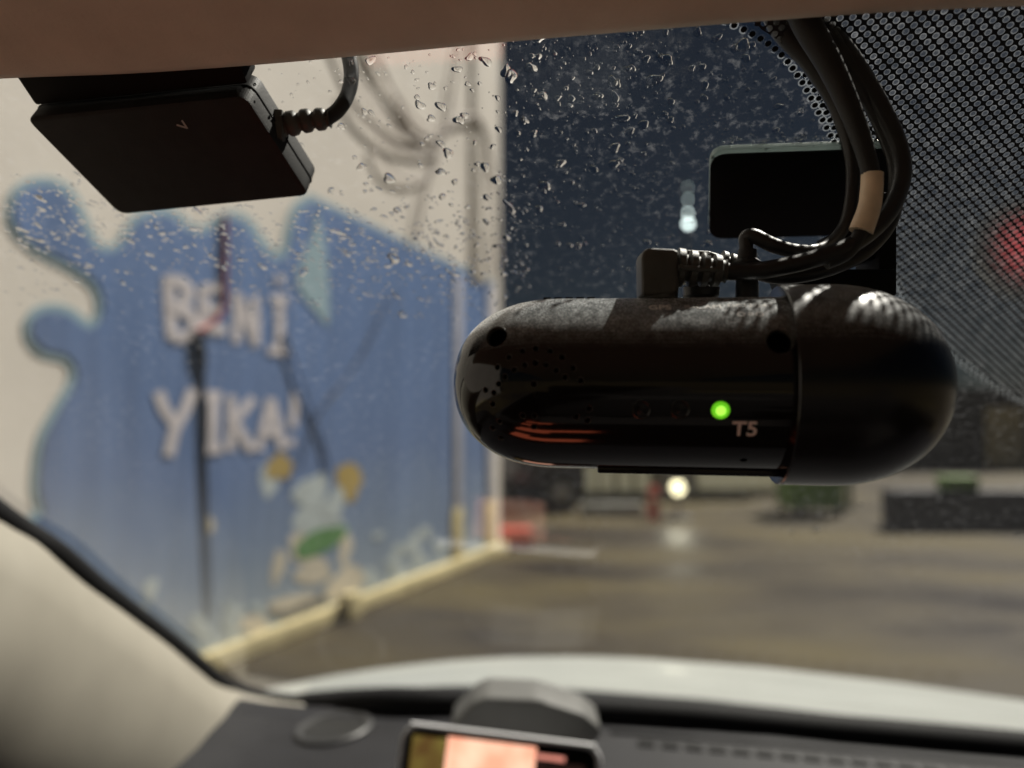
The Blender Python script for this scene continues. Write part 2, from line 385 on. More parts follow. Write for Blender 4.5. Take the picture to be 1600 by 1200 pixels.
def body_mat(name='dusty_gloss_black', r0=.09, amt=1.0):
    """gloss black plastic with settled dust on whatever faces up"""
    m = bpy.data.materials.new(name); m.use_nodes = True
    nt = m.node_tree; L = nt.links.new; b = nt.nodes['Principled BSDF']
    tc = nt.nodes.new('ShaderNodeTexCoord'); ge = nt.nodes.new('ShaderNodeNewGeometry')
    sp = nt.nodes.new('ShaderNodeSeparateXYZ'); L(ge.outputs['True Normal'], sp.inputs[0])
    up = nt.nodes.new('ShaderNodeMapRange'); up.inputs[1].default_value = .34; up.inputs[2].default_value = .62; L(sp.outputs['Z'], up.inputs[0])
    a = nt.nodes.new('ShaderNodeTexNoise'); a.inputs['Scale'].default_value = 2600; a.inputs['Detail'].default_value = 3
    c = nt.nodes.new('ShaderNodeTexNoise'); c.inputs['Scale'].default_value = 420; c.inputs['Detail'].default_value = 5
    L(tc.outputs['Object'], a.inputs['Vector']); L(tc.outputs['Object'], c.inputs['Vector'])
    ra = nt.nodes.new('ShaderNodeMapRange'); ra.inputs[1].default_value = .40; ra.inputs[2].default_value = .68; ra.inputs[3].default_value = .3; L(a.outputs['Fac'], ra.inputs[0])
    rc = nt.nodes.new('ShaderNodeMapRange'); rc.inputs[1].default_value = .3; rc.inputs[2].default_value = .75; rc.inputs[3].default_value = .4; L(c.outputs['Fac'], rc.inputs[0])
    m1 = nt.nodes.new('ShaderNodeMath'); m1.operation = 'MULTIPLY'; L(ra.outputs[0], m1.inputs[0]); L(rc.outputs[0], m1.inputs[1])
    m2 = nt.nodes.new('ShaderNodeMath'); m2.operation = 'MULTIPLY'; L(m1.outputs[0], m2.inputs[0]); L(up.outputs[0], m2.inputs[1])
    mx = nt.nodes.new('ShaderNodeMix'); mx.data_type = 'RGBA'; mx.inputs[6].default_value = (.006, .006, .006, 1); mx.inputs[7].default_value = (.44 * amt, .47 * amt, .48 * amt, 1)
    sh = nt.nodes.new('ShaderNodeMath'); sh.operation = 'MULTIPLY'; sh.inputs[1].default_value = .8; L(m2.outputs[0], sh.inputs[0]); L(sh.outputs[0], b.inputs['Sheen Weight']); b.inputs['Sheen Roughness'].default_value = .35
    L(m2.outputs[0], mx.inputs[0]); L(mx.outputs[2], b.inputs['Base Color'])
    rr = nt.nodes.new('ShaderNodeMapRange'); rr.inputs[3].default_value = r0; rr.inputs[4].default_value = .5; L(m2.outputs[0], rr.inputs[0]); L(rr.outputs[0], b.inputs['Roughness'])
    return m
M['body'] = body_mat()
M['cap'] = body_mat('satin_black_cap', .24, .7)

# ================================================================== SETTING OUTSIDE
g = 900.0
gr = mesh_obj('ground', [(-g, -g, 0), (g, -g, 0), (g, g, 0), (-g, g, 0)], [(0, 1, 2, 3)], M['ground'])
tag(gr, kind='structure')

# ------------------------------------------------ painted wash building
WH = 7.5
ev = WDIR * (-9)
wb = thing('wash_building', (WA1 + WA0) / 2, 'tall cream building with a blue splash mural and wash lettering on its side', 'building')
far_end = wall(782, 400); far_end.z = 0
p0 = WA0 + ev
back = -WNOR * 4.0
prism('wall', [p0, far_end, far_end + Vector((0, 0, WH)), p0 + Vector((0, 0, WH))], back, M['wallpanel'], wb)
# splash print (sheet standing 8 mm proud) and its paler outline
SPL = [(22,335),(28,306),(50,291),(80,290),(105,304),(122,335),(135,365),(150,388),(172,394),(190,386),(205,362),(218,345),(245,336),(270,340),(290,356),(310,365),(330,360),(345,346),(365,342),(385,352),(405,382),(425,402),(440,405),(452,388),(460,350),(470,326),(490,314),
       (560,345),(640,384),(720,421),(770,443)]
SPL_L = [(60,860),(52,820),(70,800),(62,760),(70,690),(95,640),(118,600),(121,575),(108,556),(90,550),(70,545),(55,530),(50,510),(60,492),(85,487),(110,494),(130,510),(146,512),(160,495),(162,465),(150,440),(120,416),(90,400),(60,385),(38,366),(25,348)]
def smooth2(pts, n=4):
    return [(p.x, p.y) for p in catmull([Vector((a, b, 0)) for a, b in pts], n)]
def offset2(pts, d):
    out = []
    for i, (x, y) in enumerate(pts):
        a = pts[max(i - 1, 0)]; b = pts[min(i + 1, len(pts) - 1)]
        tx, ty = b[0] - a[0], b[1] - a[1]; l = math.hypot(tx, ty) or 1
        out.append((x + ty / l * d, y - tx / l * d))
    return out
def wall_sheet(name, poly, off, m, parent, thick=.004):
    P = [wall(u, v, off) for u, v in poly]
    return prism(name, P, -WNOR * thick, m, parent)
foot_r = wall(700, 860); foot_r.z = .10
top = smooth2(SPL[:27]) + SPL[27:]
left = smooth2(SPL_L)
def splash_poly(d, off):
    P = [wall(u, v, off) for u, v in (offset2(top[:105], d) + (top[105:] if d == 0 else [(x, y - 6) for x, y in top[105:]]))]
    a = P[-1].copy(); a.z = .12
    bl = wall(-10, 900, off); bl.z = .12
    Lp = [wall(u, v, off) for u, v in offset2(left, d)]
    Lp = [p for p in Lp if p.z > .2]
    bl = Lp[0].copy(); bl.z = .12
    return P + [a, bl] + Lp
sp1 = prism('splash_outline', splash_poly(13, .006), -WNOR * .004, M['aqua'], wb)
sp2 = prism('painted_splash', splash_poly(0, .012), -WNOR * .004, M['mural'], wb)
wall_sheet('painted_drop', smooth2([(497,330),(506,370),(512,420),(514,505),(498,490),(478,468),(465,440),(472,405),(488,370),(496,331)]), .018, M['aqua'], wb)
# lettering: BENI / YIKA!
def stroke(poly, w):
    out_l, out_r = [], []
    n = len(poly)
    for i, (x, y) in enumerate(poly):
        a = poly[max(i - 1, 0)]; b = poly[min(i + 1, n - 1)]
        tx, ty = b[0] - a[0], b[1] - a[1]; l = math.hypot(tx, ty)
        nx, ny = -ty / l * w / 2, tx / l * w / 2
        out_l.append((x + nx, y + ny)); out_r.append((x - nx, y - ny))
    return out_l, out_r
def letter(strokes, w=17, off=.018):
    vs, fs = [], []
    for q, st in enumerate(strokes):
        a, b = stroke(st, w); base = len(vs)
        o2 = off + q * .0015
        for p, r in zip(a, b): vs += [wall(*p, o2), wall(*r, o2)]
        for i in range(len(st) - 1): fs.append((base + 2 * i, base + 2 * i + 2, base + 2 * i + 3, base + 2 * i + 1))
    o = mesh_obj('letter', vs, fs, M['letter'], wb)
    md = o.modifiers.new('thickness', 'SOLIDIFY'); md.thickness = .001
    return o
letter([[(264,430),(266,480),(270,530)], [(262,436),(285,440),(297,455),(292,470),(268,480)], [(270,480),(296,488),(304,506),(296,524),(272,528)]], 18)
letter([[(318,446),(318,480),(320,516)], [(316,450),(334,450),(352,454)], [(318,482),(334,482),(344,484)], [(320,513),(338,514),(354,516)]], 15)
letter([[(370,536),(372,492),(370,456)], [(372,462),(386,498),(400,534)], [(400,540),(400,500),(398,462)]], 13)
letter([[(424,466),(437,467),(450,468)], [(438,468),(438,510),(438,546)], [(420,546),(436,548),(452,550)], [(431,436),(437,436),(443,437)]], 13)
letter([[(248,612),(258,640),(274,662)], [(302,608),(290,640),(274,668),(264,712)]], 17)
letter([[(322,618),(334,618),(346,619)], [(334,618),(334,655),(333,700)], [(320,702),(334,702),(348,700)]], 15)
letter([[(362,618),(362,660),(360,704)], [(396,622),(380,642),(364,660)], [(366,658),(380,680),(394,704)]], 14)
letter([[(404,704),(414,664),(424,622)], [(424,624),(434,664),(442,702)], [(410,676),(424,675),(438,676)]], 13)
letter([[(462,614),(460,640),(457,668)], [(455,684),(455,690),(454,697)]], 12)
# loose colour patches and foam flecks printed near the foot
def patch(name, cx, cy, rx, ry, m, rot=0, wob=.15, off=.016, rnd=random):
    ph = [rnd.random() * 6.28 for _ in range(4)]
    P = []
    for k in range(20):
        a = 2 * pi * k / 20
        r = 1 + wob * (sin(2 * a + ph[0]) + .7 * sin(3 * a + ph[1]) + .4 * sin(5 * a + ph[2])) * .6
        x, y = rx * r * cos(a), ry * r * sin(a)
        P.append((cx + x * cos(rot) - y * sin(rot), cy + x * sin(rot) + y * cos(rot)))
    return wall_sheet(name, P, off, m, wb, .002)
patch('yellow_patch', 437, 730, 18, 23, M['yellow'], .3, .25)
patch('yellow_patch', 545, 752, 21, 29, M['yellow'], -.25, .2)
patch('pale_patch', 420, 752, 14, 24, M['foam'], .2, .3, .014)
patch('pale_patch', 487, 768, 23, 30, M['foam'], .3, .3)
patch('pale_patch', 522, 788, 18, 22, M['foam'], .2, .35, .0165)
patch('pale_patch', 500, 818, 44, 30, M['foam'], .1, .2, .0135)
patch('green_patch', 500, 846, 42, 19, M['green'], -.5, .15, .0175)
patch('cream_patch', 470, 855, 16, 26, M['cream'], .5, .35, .015)
patch('cream_patch', 490, 893, 28, 21, M['cream'], .1, .25, .0165)
patch('cream_patch', 540, 858, 11, 22, M['cream'], .1, .3, .015)
patch('cream_patch', 435, 885, 10, 28, M['cream'], .1, .3, .015)
patch('grey_patch', 470, 950, 42, 18, M['greyprint'], -.3, .25, .014)
patch('cream_patch', 455, 940, 44, 9, M['cream'], -.25, .2, .0175)
patch('cream_patch', 540, 912, 32, 24, M['cream'], -.4, .25, .0165)
patch('cream_patch', 395, 975, 24, 16, M['cream'], -.2, .3, .015)
patch('pale_patch', 328, 820, 8, 13, M['cream'], 0, .2, .015)  # white highlight beside the lance, painted as a patch on the wall
rs = random.Random(3)
for k in range(46):
    u = rs.uniform(110, 690); lo = 1035 - (u - 330) * .41
    v = lo - 18 - abs(rs.gauss(0, 62))
    if v < 770 or 410 < u < 575: continue
    s = rs.uniform(5, 13)
    patch('pale_patch', u, v, s * rs.uniform(.8, 1.5), s, M['foam'], rs.random() * 3, .4, .0145 + .00008 * k, rs)
# corner posts and the base rail
def wall_bar(name, u0, u1, zlo, zhi, off, m, depth=.08, v=650):
    a = wall(u0, v, off); b = wall(u1, v, off)
    P = [Vector((a.x, a.y, zlo)), Vector((b.x, b.y, zlo)), Vector((b.x, b.y, zhi)), Vector((a.x, a.y, zhi))]
    return prism(name, P, -WNOR * depth, m, wb, .01)
wall_bar('corner_post', 711, 723, .62, 3.02, .03, M['post'], .02)
wall_bar('corner_post', 762, 772, .62, 3.02, .03, M['post'], .02)
wall_bar('post_foot', 709, 725, .10, .62, .034, M['rail'], .02)
wall_bar('post_foot', 760, 774, .10, .62, .034, M['rail'], .02)
wall_bar('upper_corner_strip', 738, 762, 3.06, WH, .03, M['wallpanel'], .02)
a = WA0 + WDIR * -6 + WNOR * .10; b = Vector((far_end.x, far_end.y, 0)) + WNOR * .10
prism('base_rail', [a, b, b + Vector((0, 0, .12)), a + Vector((0, 0, .12))], -WNOR * .09, M['rail'], wb, .012)
jb = wall(548, 955, .13); 
box('rail_bracket', (jb.x, jb.y, .10), (.16, .1, .2), M['rail'], wb, math.atan2(WDIR.y, WDIR.x), .015)

# ------------------------------------------------ cables and tools hanging on the wall
def wall_cable(pts, r, label, m, name='hanging_cable', cat='cable', off=.035, grp='cables hanging on the cream wall'):
    P = [wall(u, v, off + .006 * math.sin(i * 1.7)) for i, (u, v) in enumerate(pts)]
    o = tube(name, P, r, m, None, 8, 10)
    return tag(o, label, cat, grp)
wall_cable([(560,50),(585,95),(620,150),(655,192),(690,205)], .012, 'grey cable running straightest from the top into the cable knot', M['greycable'])
wall_cable([(575,50),(600,110),(622,160),(650,205),(685,222)], .011, 'grey cable hanging just below the straightest one', M['greycable'])
wall_cable([(525,60),(560,130),(600,185),(640,215),(690,217)], .011, 'grey cable curving in the middle of the hanging loops', M['greycable'])
wall_cable([(540,140),(570,185),(610,225),(650,240),(690,235)], .011, 'grey cable looping second lowest on the cream wall', M['greycable'])
wall_cable([(585,225),(610,265),(640,282),(665,278),(685,250)], .010, 'lowest and shortest grey cable loop on the cream wall', M['greycable'])
wall_cable([(724,40),(712,110),(700,180),(680,250),(662,310),(650,375)], .013, 'long grey cable slanting down to the top edge of the mural', M['greycable'], off=.04)
wall_cable([(688,215),(715,186),(742,182),(757,205),(765,250),(774,330),(781,430)], .015, 'grey pipe bending over beside the building corner', M['greycable'], 'conduit_pipe', 'pipe', .05, None)
ln = thing('spray_lance', wall(320, 960, .024), 'black spray lance with a red hose hanging before the lettering', 'spray lance')
tube('red_hose', [wall(u, v, .024) for u, v in [(352,335),(352,370),(351,420),(349,480),(330,506),(308,518)]], [.011,.013,.013,.014,.015,.015], M['redhose'], ln)
tube('handle', [wall(u, v, .024) for u, v in [(306,516),(314,540),(318,575)]], [.02,.03,.02], M['blackmetal'], ln)
tube('barrel', [wall(u, v, .024) for u, v in [(317,570),(320,700),(324,830),(330,960)]], [.014,.014,.008,.005], M['blackmetal'], ln)
wall_cable([(445,520),(468,590),(490,650),(506,700),(515,735)], .008, 'thin dark hose running down from the lettering to the yellow patches', M['hose'], 'thin_hose', 'hose', .03, None)
wall_cable([(612,455),(585,520),(545,585),(508,630),(480,690),(466,735)], .008, 'thin dark hose slanting down leftwards across the blue mural', M['hose'], 'thin_hose', 'hose', .045, None)

# ------------------------------------------------ yard, far things
def gpt(u, v): return flat(u, v, 0.0)
def yaw_to_cam(): return YAW
VX = Vector((cos(YAW), sin(YAW), 0)); VY = Vector((-sin(YAW), cos(YAW), 0))
def yard_box(name, u0, u1, d, z0, z1, depth, m, parent=None, bevel=.02):
    a = px(u0, 660, d); b = px(u1, 660, d)
    P = [Vector((a.x, a.y, z0)), Vector((b.x, b.y, z0)), Vector((b.x, b.y, z1)), Vector((a.x, a.y, z1))]
    return prism(name, P, VY * depth, m, parent, bevel)
def D_of(v, z=0.0): return (1.5 - z) / ((v - 660) / FPX)
lb = thing('low_building', px(1070, 660, 16.0) * 1, 'low olive building with faintly glowing shutters behind the round lamp', 'building'); lb.location.z = 0; ORG[lb.name].z = 0
yard_box('wall', 895, 1245, 16.0, 0, 3.0, 5, M['facade'], lb)
for u in (912, 938, 966, 994): yard_box('shutter', u, u + 20, 15.94, .06, 2.4, .05, M['facadeglow'], lb, .005)
yard_box('shutter', 1090, 1215, 15.94, .10, 2.4, .05, M['facadeglow'], lb, .005)
yard_box('door', 1030, 1075, 15.94, .02, 2.1, .05, M['facade'], lb, .005)
yard_box('roof', 885, 1255, 15.8, 3.0, 3.15, 5.4, M['facadedark'], lb)
# parked dark van
def vehicle(name, u0, u1, d, prof, label, cat, m, roll=0):
    a = px(u0, 660, d); b = px(u1, 660, d); a.z = b.z = 0
    X = (b - a); Lg = X.length; X.normalize(); Y = VY * 1.7
    t = thing(name, (a + b) / 2, label, cat)
    P = [a + X * (x * Lg) + Vector((0, 0, z)) for x, z in prof]
    prism('body', P, Y, m, t, .05, 3)
    return t, a, X, Lg
t, a, X, Lg = vehicle('parked_van', 735, 915, 12.6, [(0,.35),(.03,.9),(.1,1.15),(.28,1.85),(.4,1.95),(.97,1.9),(1,1.0),(1,.35)], 'dark parked van standing beyond the corner of the mural wall', 'van', M['carpaint'])
prism('side_window', [a + X * (x * Lg) + Vector((0, 0, z)) - VY * .004 for x, z in [(.18,1.2),(.5,1.2),(.5,1.75),(.31,1.72)]], VY * .02, M['glassdark'], t)
prism('side_window', [a + X * (x * Lg) + Vector((0, 0, z)) - VY * .004 for x, z in [(.55,1.2),(.93,1.2),(.93,1.72),(.55,1.75)]], VY * .02, M['glassdark'], t)
for x in (.2, .8):
    w = lathe('wheel', a + X * (x * Lg) + Vector((0, 0, .33)) - VY * .02, VY, [(0,.2),(0,.31),(.03,.33),(.19,.33),(.2,.2)], M['tyre'], t, 24)
    lathe('rim', a + X * (x * Lg) + Vector((0, 0, .33)) - VY * .03, VY, [(0,.0),(0,.06),(.015,.2),(.03,.21)], M['metal'], w, 20)
tag(yard_box('kerb_block', 776, 832, D_of(857), .0, .24, .3, M['redp'], None, .03), 'low red plastic block on the yard beside the mural corner', 'barrier')
tag(yard_box('parking_stop', 908, 1004, D_of(806), .0, .20, .25, M['concrete'], None, .04), 'pale concrete parking stop lying left of the red post', 'parking stop')
dd = D_of(812)
rp = thing('red_post', gpt(1021, 812), 'short red post standing left of the round white lamp', 'bollard')
lathe('post', gpt(1021, 812), Vector((0, 0, 1)), [(0,.0),(0,.10),(.03,.10),(.04,.085),(.42,.085),(.5,.07),(.52,0)], M['redp'], rp, 24)
lathe('band', gpt(1021, 812), Vector((0, 0, 1)), [(.30,.086),(.30,.09),(.36,.09),(.36,.086)], M['cream'], rp, 24)
# round work lamp on a low stand
lc = px(1059, 762, 11.6)
wl = thing('work_lamp', Vector((lc.x, lc.y, 0)), 'round white lamp shining on a low stand beyond the dashcam', 'lamp')
tocam = (CAM - lc); tocam.z = 0; tocam.normalize()
lathe('reflector', lc - tocam * .02, tocam, [(-.16,0),(-.16,.08),(-.05,.2),(0,.23),(.012,.23),(.012,.215),(0,.21)], M['metal'], wl, 32)
lathe('lens', lc, tocam, [(0,0),(0,.10),(.012,.10),(.03,.06),(.035,0)], M['lamp'], wl, 32)
tube('guard_bar', [lc + tocam * .06 + VX * -.2 + Vector((0, 0, -.07)), lc + tocam * .07, lc + tocam * .06 + VX * .3 + Vector((0, 0, .10))], .014, M['blackmetal'], wl)
tube('lamp_post', [Vector((lc.x, lc.y, .02)) - tocam * .1, Vector((lc.x, lc.y, lc.z * .5)) - tocam * .1, lc - tocam * .1], .025, M['metal'], wl)
box('base', (lc.x - tocam.x * .1, lc.y - tocam.y * .1, .02), (.4, .3, .04), M['metal'], wl, YAW, .008)
lt = bpy.data.lights.new('lamp_light', 'SPOT'); lt.energy = 12; lt.color = (1, .93, .72); lt.shadow_soft_size = .18; lt.spot_size = radians(150)
lo = bpy.data.objects.new('lamp_light', lt); COL.objects.link(lo); lo.parent = wl
lo.location = lc + tocam * .06 - ORG[wl.name]; lo.rotation_euler = tocam.to_track_quat('-Z', 'Y').to_euler()
# green bin
gb = thing('green_bin', gpt(1282, 807), 'green wheeled rubbish bin standing below the dashcam cap', 'bin')
d = D_of(807)
yard_box('tub', 1236, 1318, d, .12, 1.05, .75, M['greenp'], gb, .04)
yard_box('lid', 1232, 1322, d - .03, 1.06, 1.14, .82, M['greenp'], gb, .03)
for u in (1246, 1308):
    c = px(u, 660, d); lathe('wheel', Vector((c.x, c.y, .09)) + VX * -.03, VX, [(0,0),(0,.08),(.01,.09),(.05,.09),(.06,.08),(.06,0)], M['tyre'], gb, 20)
c = gpt(1328, 797); tag(tube('pale_post', [c, c + Vector((0, 0, .6)), c + Vector((0, 0, 1.3))], .055, M['concrete']), 'slim pale post right beside the green bin', 'post')
c = gpt(1222, 800); tag(tube('orange_post', [c, c + Vector((0, 0, .5)), c + Vector((0, 0, 1.0))], .05, M['rail']), 'slim yellowed post left of the green bin', 'post')
tag(yard_box('low_wall', 1395, 1800, 10.4, 0, .55, .4, M['darkwall'], None, .03), 'low dark wall standing at the right edge of the yard', 'wall')
gc = thing('green_crate', px(1502, 766, 10.5), 'small green plastic crate sitting on the low dark wall', 'crate')
yard_box('crate_body', 1476, 1528, 10.5, .552, .70, .25, M['greenp'], gc, .015)
yard_box('crate_rim', 1473, 1531, 10.48, .70, .735, .29, M['greenp'], gc, .01)
db = thing('dark_shed', px(1750, 660, 24), 'dark unlit shed at the far right behind the low wall', 'building'); db.location.z = 0; ORG[db.name].z = 0
yard_box('wall', 1430, 2100, 24, 0, 2.4, 6, M['facadedark'], db)
yard_box('roof', 1415, 2110, 23.7, 2.4, 2.6, 6.6, M['darkwall'], db)
yard_box('door', 1540, 1600, 23.94, .02, 2.0, .05, M['facade'], db, .01)
# street lamp with stacked heads
bs = px(1075, 660, 30); bs.z = 0
sl = thing('lamp_mast', bs, 'far lamp mast with small white lights stacked one above another', 'street lamp')
zt = px(1075, 280, 30).z
tube('mast', [bs, bs + Vector((0, 0, zt * .5)), bs + Vector((0, 0, zt + .2))], [.10, .07, .04], M['darkwall'], sl)
for v, r in ((350, .13), (333, .07), (312, .04), (292, .03)):
    c = px(1075, v, 29.8)
    lathe('lamp_head', c, -VY, [(-.06,0),(-.06,r * 1.05),(0,r * 1.1),(.01,r)], M['metal'], sl, 20)
    lathe('lamp_lens', c, -VY, [(.012,r * .98),(.06,r * .6),(.075,0)], M['lamp2'], sl, 20)
# red sign
def red_face(zc):
    m = bpy.data.materials.new('red_sign_glow'); m.use_nodes = True; nt = m.node_tree; b = nt.nodes['Principled BSDF']
    tc = nt.nodes.new('ShaderNodeTexCoord'); mp = nt.nodes.new('ShaderNodeVectorMath'); mp.operation = 'SUBTRACT'; mp.inputs[1].default_value = (0, 0, zc)
    ln_ = nt.nodes.new('ShaderNodeVectorMath'); ln_.operation = 'LENGTH'; mr = nt.nodes.new('ShaderNodeMapRange'); mr.interpolation_type = 'SMOOTHSTEP'
    mr.inputs[1].default_value = .88; mr.inputs[2].default_value = .0; mr.inputs[4].default_value = .3
    nt.links.new(tc.outputs['Object'], mp.inputs[0]); nt.links.new(mp.outputs[0], ln_.inputs[0]); nt.links.new(ln_.outputs['Value'], mr.inputs[0]); nt.links.new(mr.outputs[0], b.inputs['Emission Strength'])
    b.inputs['Emission Color'].default_value = (1, .05, .07, 1); b.inputs['Base Color'].default_value = (.03, .005, .006, 1); return m
bs = px(1614, 660, 14); bs.z = 0
rsn = thing('red_sign', bs, 'glowing red round sign on a pole behind the dotted glass', 'sign')
zc = px(1614, 385, 14).z
tube('pole', [bs, bs + Vector((0, 0, zc * .5)), bs + Vector((0, 0, zc - .2))], .06, M['metal'], rsn)
cc = Vector((bs.x, bs.y, zc))
lathe('casing', cc - VY * .02, -VY, [(-.15,0),(-.15,.95),(.0,.95),(.01,.9)], M['metal'], rsn, 32)
lathe('sign_face', cc - VY * .02, -VY, [(.004,.89),(.02,.86),(.03,0)], red_face(zc), rsn, 32)

# ================================================================== THE CAR
car = thing('car', Vector((0.35, 0.2, 0)), 'white car seen from its front seat, with windscreen, beige trim and bonnet', 'car')
U = [-300, 60, 250, 330, 390, 440, 520, 640, 760, 880, 1000, 1150, 1300, 1450, 1600, 1800, 2100, 2500]
def interp(tab, u):
    if u <= tab[0][0]: a, b = tab[0], tab[1]
    elif u >= tab[-1][0]: a, b = tab[-2], tab[-1]
    else:
        for i in range(len(tab) - 1):
            if tab[i][0] <= u <= tab[i + 1][0]: a, b = tab[i], tab[i + 1]; break
    return a[1] + (b[1] - a[1]) * (u - a[0]) / (b[0] - a[0])
FAR = [(380,1087),(440,1073),(520,1057),(600,1045),(700,1034),(800,1028),(900,1027),(1000,1030),(1200,1045),(1400,1068),(1600,1096),(2000,1160)]
NEAR = [(380,1089),(440,1088),(560,1077),(700,1070),(800,1071),(900,1076),(1100,1091),(1300,1113),(1600,1152),(2000,1210)]
SEAL = [(340,1085),(400,1096),(470,1104),(600,1106),(730,1110),(950,1122),(1150,1135),(1300,1150),(1600,1176),(2000,1215)]
Uh = [380 + i * 30 for i in range(55)]
cr = []
rows = [[px(u, interp(NEAR, u) + 6, .93) for u in Uh], [px(u, interp(NEAR, u), .955) for u in Uh], [px(u, (interp(NEAR, u) + interp(FAR, u)) / 2 + 2, 1.05) for u in Uh],
        [px(u, interp(FAR, u), 1.18) for u in Uh]]
rows.append([p + Vector((0, .25, -.105)) for p in rows[-1]])
rows.append([p + Vector((0, .45, -.26)) for p in rows[-1]])
rows.append([p + Vector((0, .12, -.30)) for p in rows[-1]])
loft('bonnet', rows, M['hood'], car, .003)
rows = [[px(u, interp(NEAR, u) + 3, .915) for u in Uh], [px(u, interp(NEAR, u) + 9, .90) for u in Uh], [px(u, (interp(NEAR, u) + interp(SEAL, u)) / 2 + 2, .84) for u in Uh], [px(u, interp(SEAL, u) + 12, .76) for u in Uh]]
cw = loft('cowl', rows, M['cowl'], car, .003)
tube('wiper_arm', [px(u, v, .86) for u, v in [(470,1090),(583,1085),(760,1088),(900,1094),(1060,1102),(1180,1112)]], [.006,.008,.007,.006,.005,.004], M['rubber'], car)
sc_ = px(583, 1083, .85); lathe('wiper_nut', sc_ - Vector((0, .0, .004)), Vector((0, -.4, 1)), [(0,0),(0,.009),(.006,.009),(.009,.005),(.009,0)], M['metal'], car, 16)
# windscreen glass
def ws_poly_obj(name, pts2, m, parent, off, thick=0):
    """flat sheet lying in the windscreen plane; pts2 are (x, up-along-glass)"""
    me = bpy.data.meshes.new(name); me.from_pydata([(x, y, 0) for x, y in pts2], [], [tuple(range(len(pts2)))]); me.update()
    me.materials.append(m)
    o = bpy.data.objects.new(name, me); COL.objects.link(o)
    o.parent = parent
    mw = WS_M.copy(); mw.translation = WS_P + WS_N * off - ORG[parent.name]
    o.matrix_local = mw
    ORG[o.name] = ORG[parent.name]
    return o
PIL = [(-420,520),(-200,665),(0,812),(80,864),(150,921),(210,966),(270,1011),(310,1044),(340,1068),(370,1084),(400,1093),(440,1100),(475,1104)]
gl2 = [ws_local(-420, -20), ws_local(1150, -60), ws_local(2300, -120)] + [ws_local(u, interp(SEAL, u)) for u in (2300, 1800, 1600, 1400, 1200, 1000, 800, 600)] + [ws_local(u, v) for u, v in PIL[::-1]]
glass = ws_poly_obj('windscreen', gl2, M['glass'], car, 0)
FR = [(1080,-10),(1140,20),(1190,45),(1230,75),(1262,118),(1290,170),(1320,230),(1350,300),(1380,390),(1400,432),(1425,480),(1470,530),(1530,580),(1600,622),(1700,668),(1900,730)]
frs = smooth2(FR, 4)
fr2 = [ws_local(u, v) for u, v in frs] + [ws_local(1950, 300), ws_local(1950, -80), ws_local(1100, -80)]
def sub_ws(name, pts2, m, off):
    o = ws_poly_obj(name, pts2, m, car, off)
    o.parent = glass; o.matrix_local = Matrix.Translation((0, 0, off)); return o
sub_ws('frit_band', fr2, M['frit'], -.0004)
# border dots of the frit: black discs with pale rims
vs, fs, mi = [], [], []
def disc_ring(cx, cy, r0, r1, z, k0):
    n = 12; b0 = len(vs)
    for k in range(n): vs.append((cx + r0 * cos(2 * pi * k / n), cy + r0 * sin(2 * pi * k / n), z))
    fs.append(tuple(range(b0, b0 + n))); mi.append(0)
    b1 = len(vs)
    for k in range(n): vs.append((cx + r1 * cos(2 * pi * k / n), cy + r1 * sin(2 * pi * k / n), z))
    for k in range(n): fs.append((b0 + k, b0 + (k + 1) % n, b1 + (k + 1) % n, b1 + k)); mi.append(1)
curve = [Vector(ws_local(u, v) + (0,)) for u, v in smooth2(FR, 24)]
for rowi, (offd, start) in enumerate(((.0018, 0), (.0002, .3))):
    acc = 0; prev = curve[0]
    for i in range(1, len(curve)):
        acc += (curve[i] - curve[i - 1]).length
        if acc > .00245:
            acc = 0; t = (curve[i] - curve[i - 1]).normalized(); nrm = Vector((t.y, -t.x, 0))
            if rowi and i < 90: continue
            p = curve[i] - nrm * -offd + (t * .0012 if rowi else t * 0)
            if rowi: p = curve[i] + nrm * offd + t * .0012
            disc_ring(p.x, p.y, .00078, .00118, 0, 0)
me = bpy.data.meshes.new('frit_dots'); me.from_pydata(vs, [], fs); me.update()
rimm = mat('frit_rim', (.6, .63, .66), .4); nt = rimm.node_tree
tl = nt.nodes.new('ShaderNodeBsdfTranslucent'); tl.inputs[0].default_value = (.7, .75, .8, 1); tr = nt.nodes.new('ShaderNodeBsdfTransparent')
mxs = nt.nodes.new('ShaderNodeMixShader'); mxs.inputs[0].default_value = .09; nt.links.new(tr.outputs[0], mxs.inputs[1]); nt.links.new(tl.outputs[0], mxs.inputs[2]); nt.links.new(mxs.outputs[0], nt.nodes['Material Output'].inputs[0])
me.materials.append(M['black']); me.materials.append(rimm)
me.polygons.foreach_set('material_index', mi)
fd = bpy.data.objects.new('frit_dots', me); COL.objects.link(fd); fd.parent = glass; fd.matrix_local = Matrix.Translation((0, 0, -.0008))
fd['kind'] = 'stuff'
# black rubber seal round the glass
tube('windscreen_seal', [ws(u, v, -.004) for u, v in PIL] + [ws(u, interp(SEAL, u) - 7, -.006) for u in (600, 750, 900, 1100, 1300, 1500, 1700, 2100)], [.0095] * 10 + [.009, .010, .012] + [.015] * 8, M['rubber'], car, 6, 12)
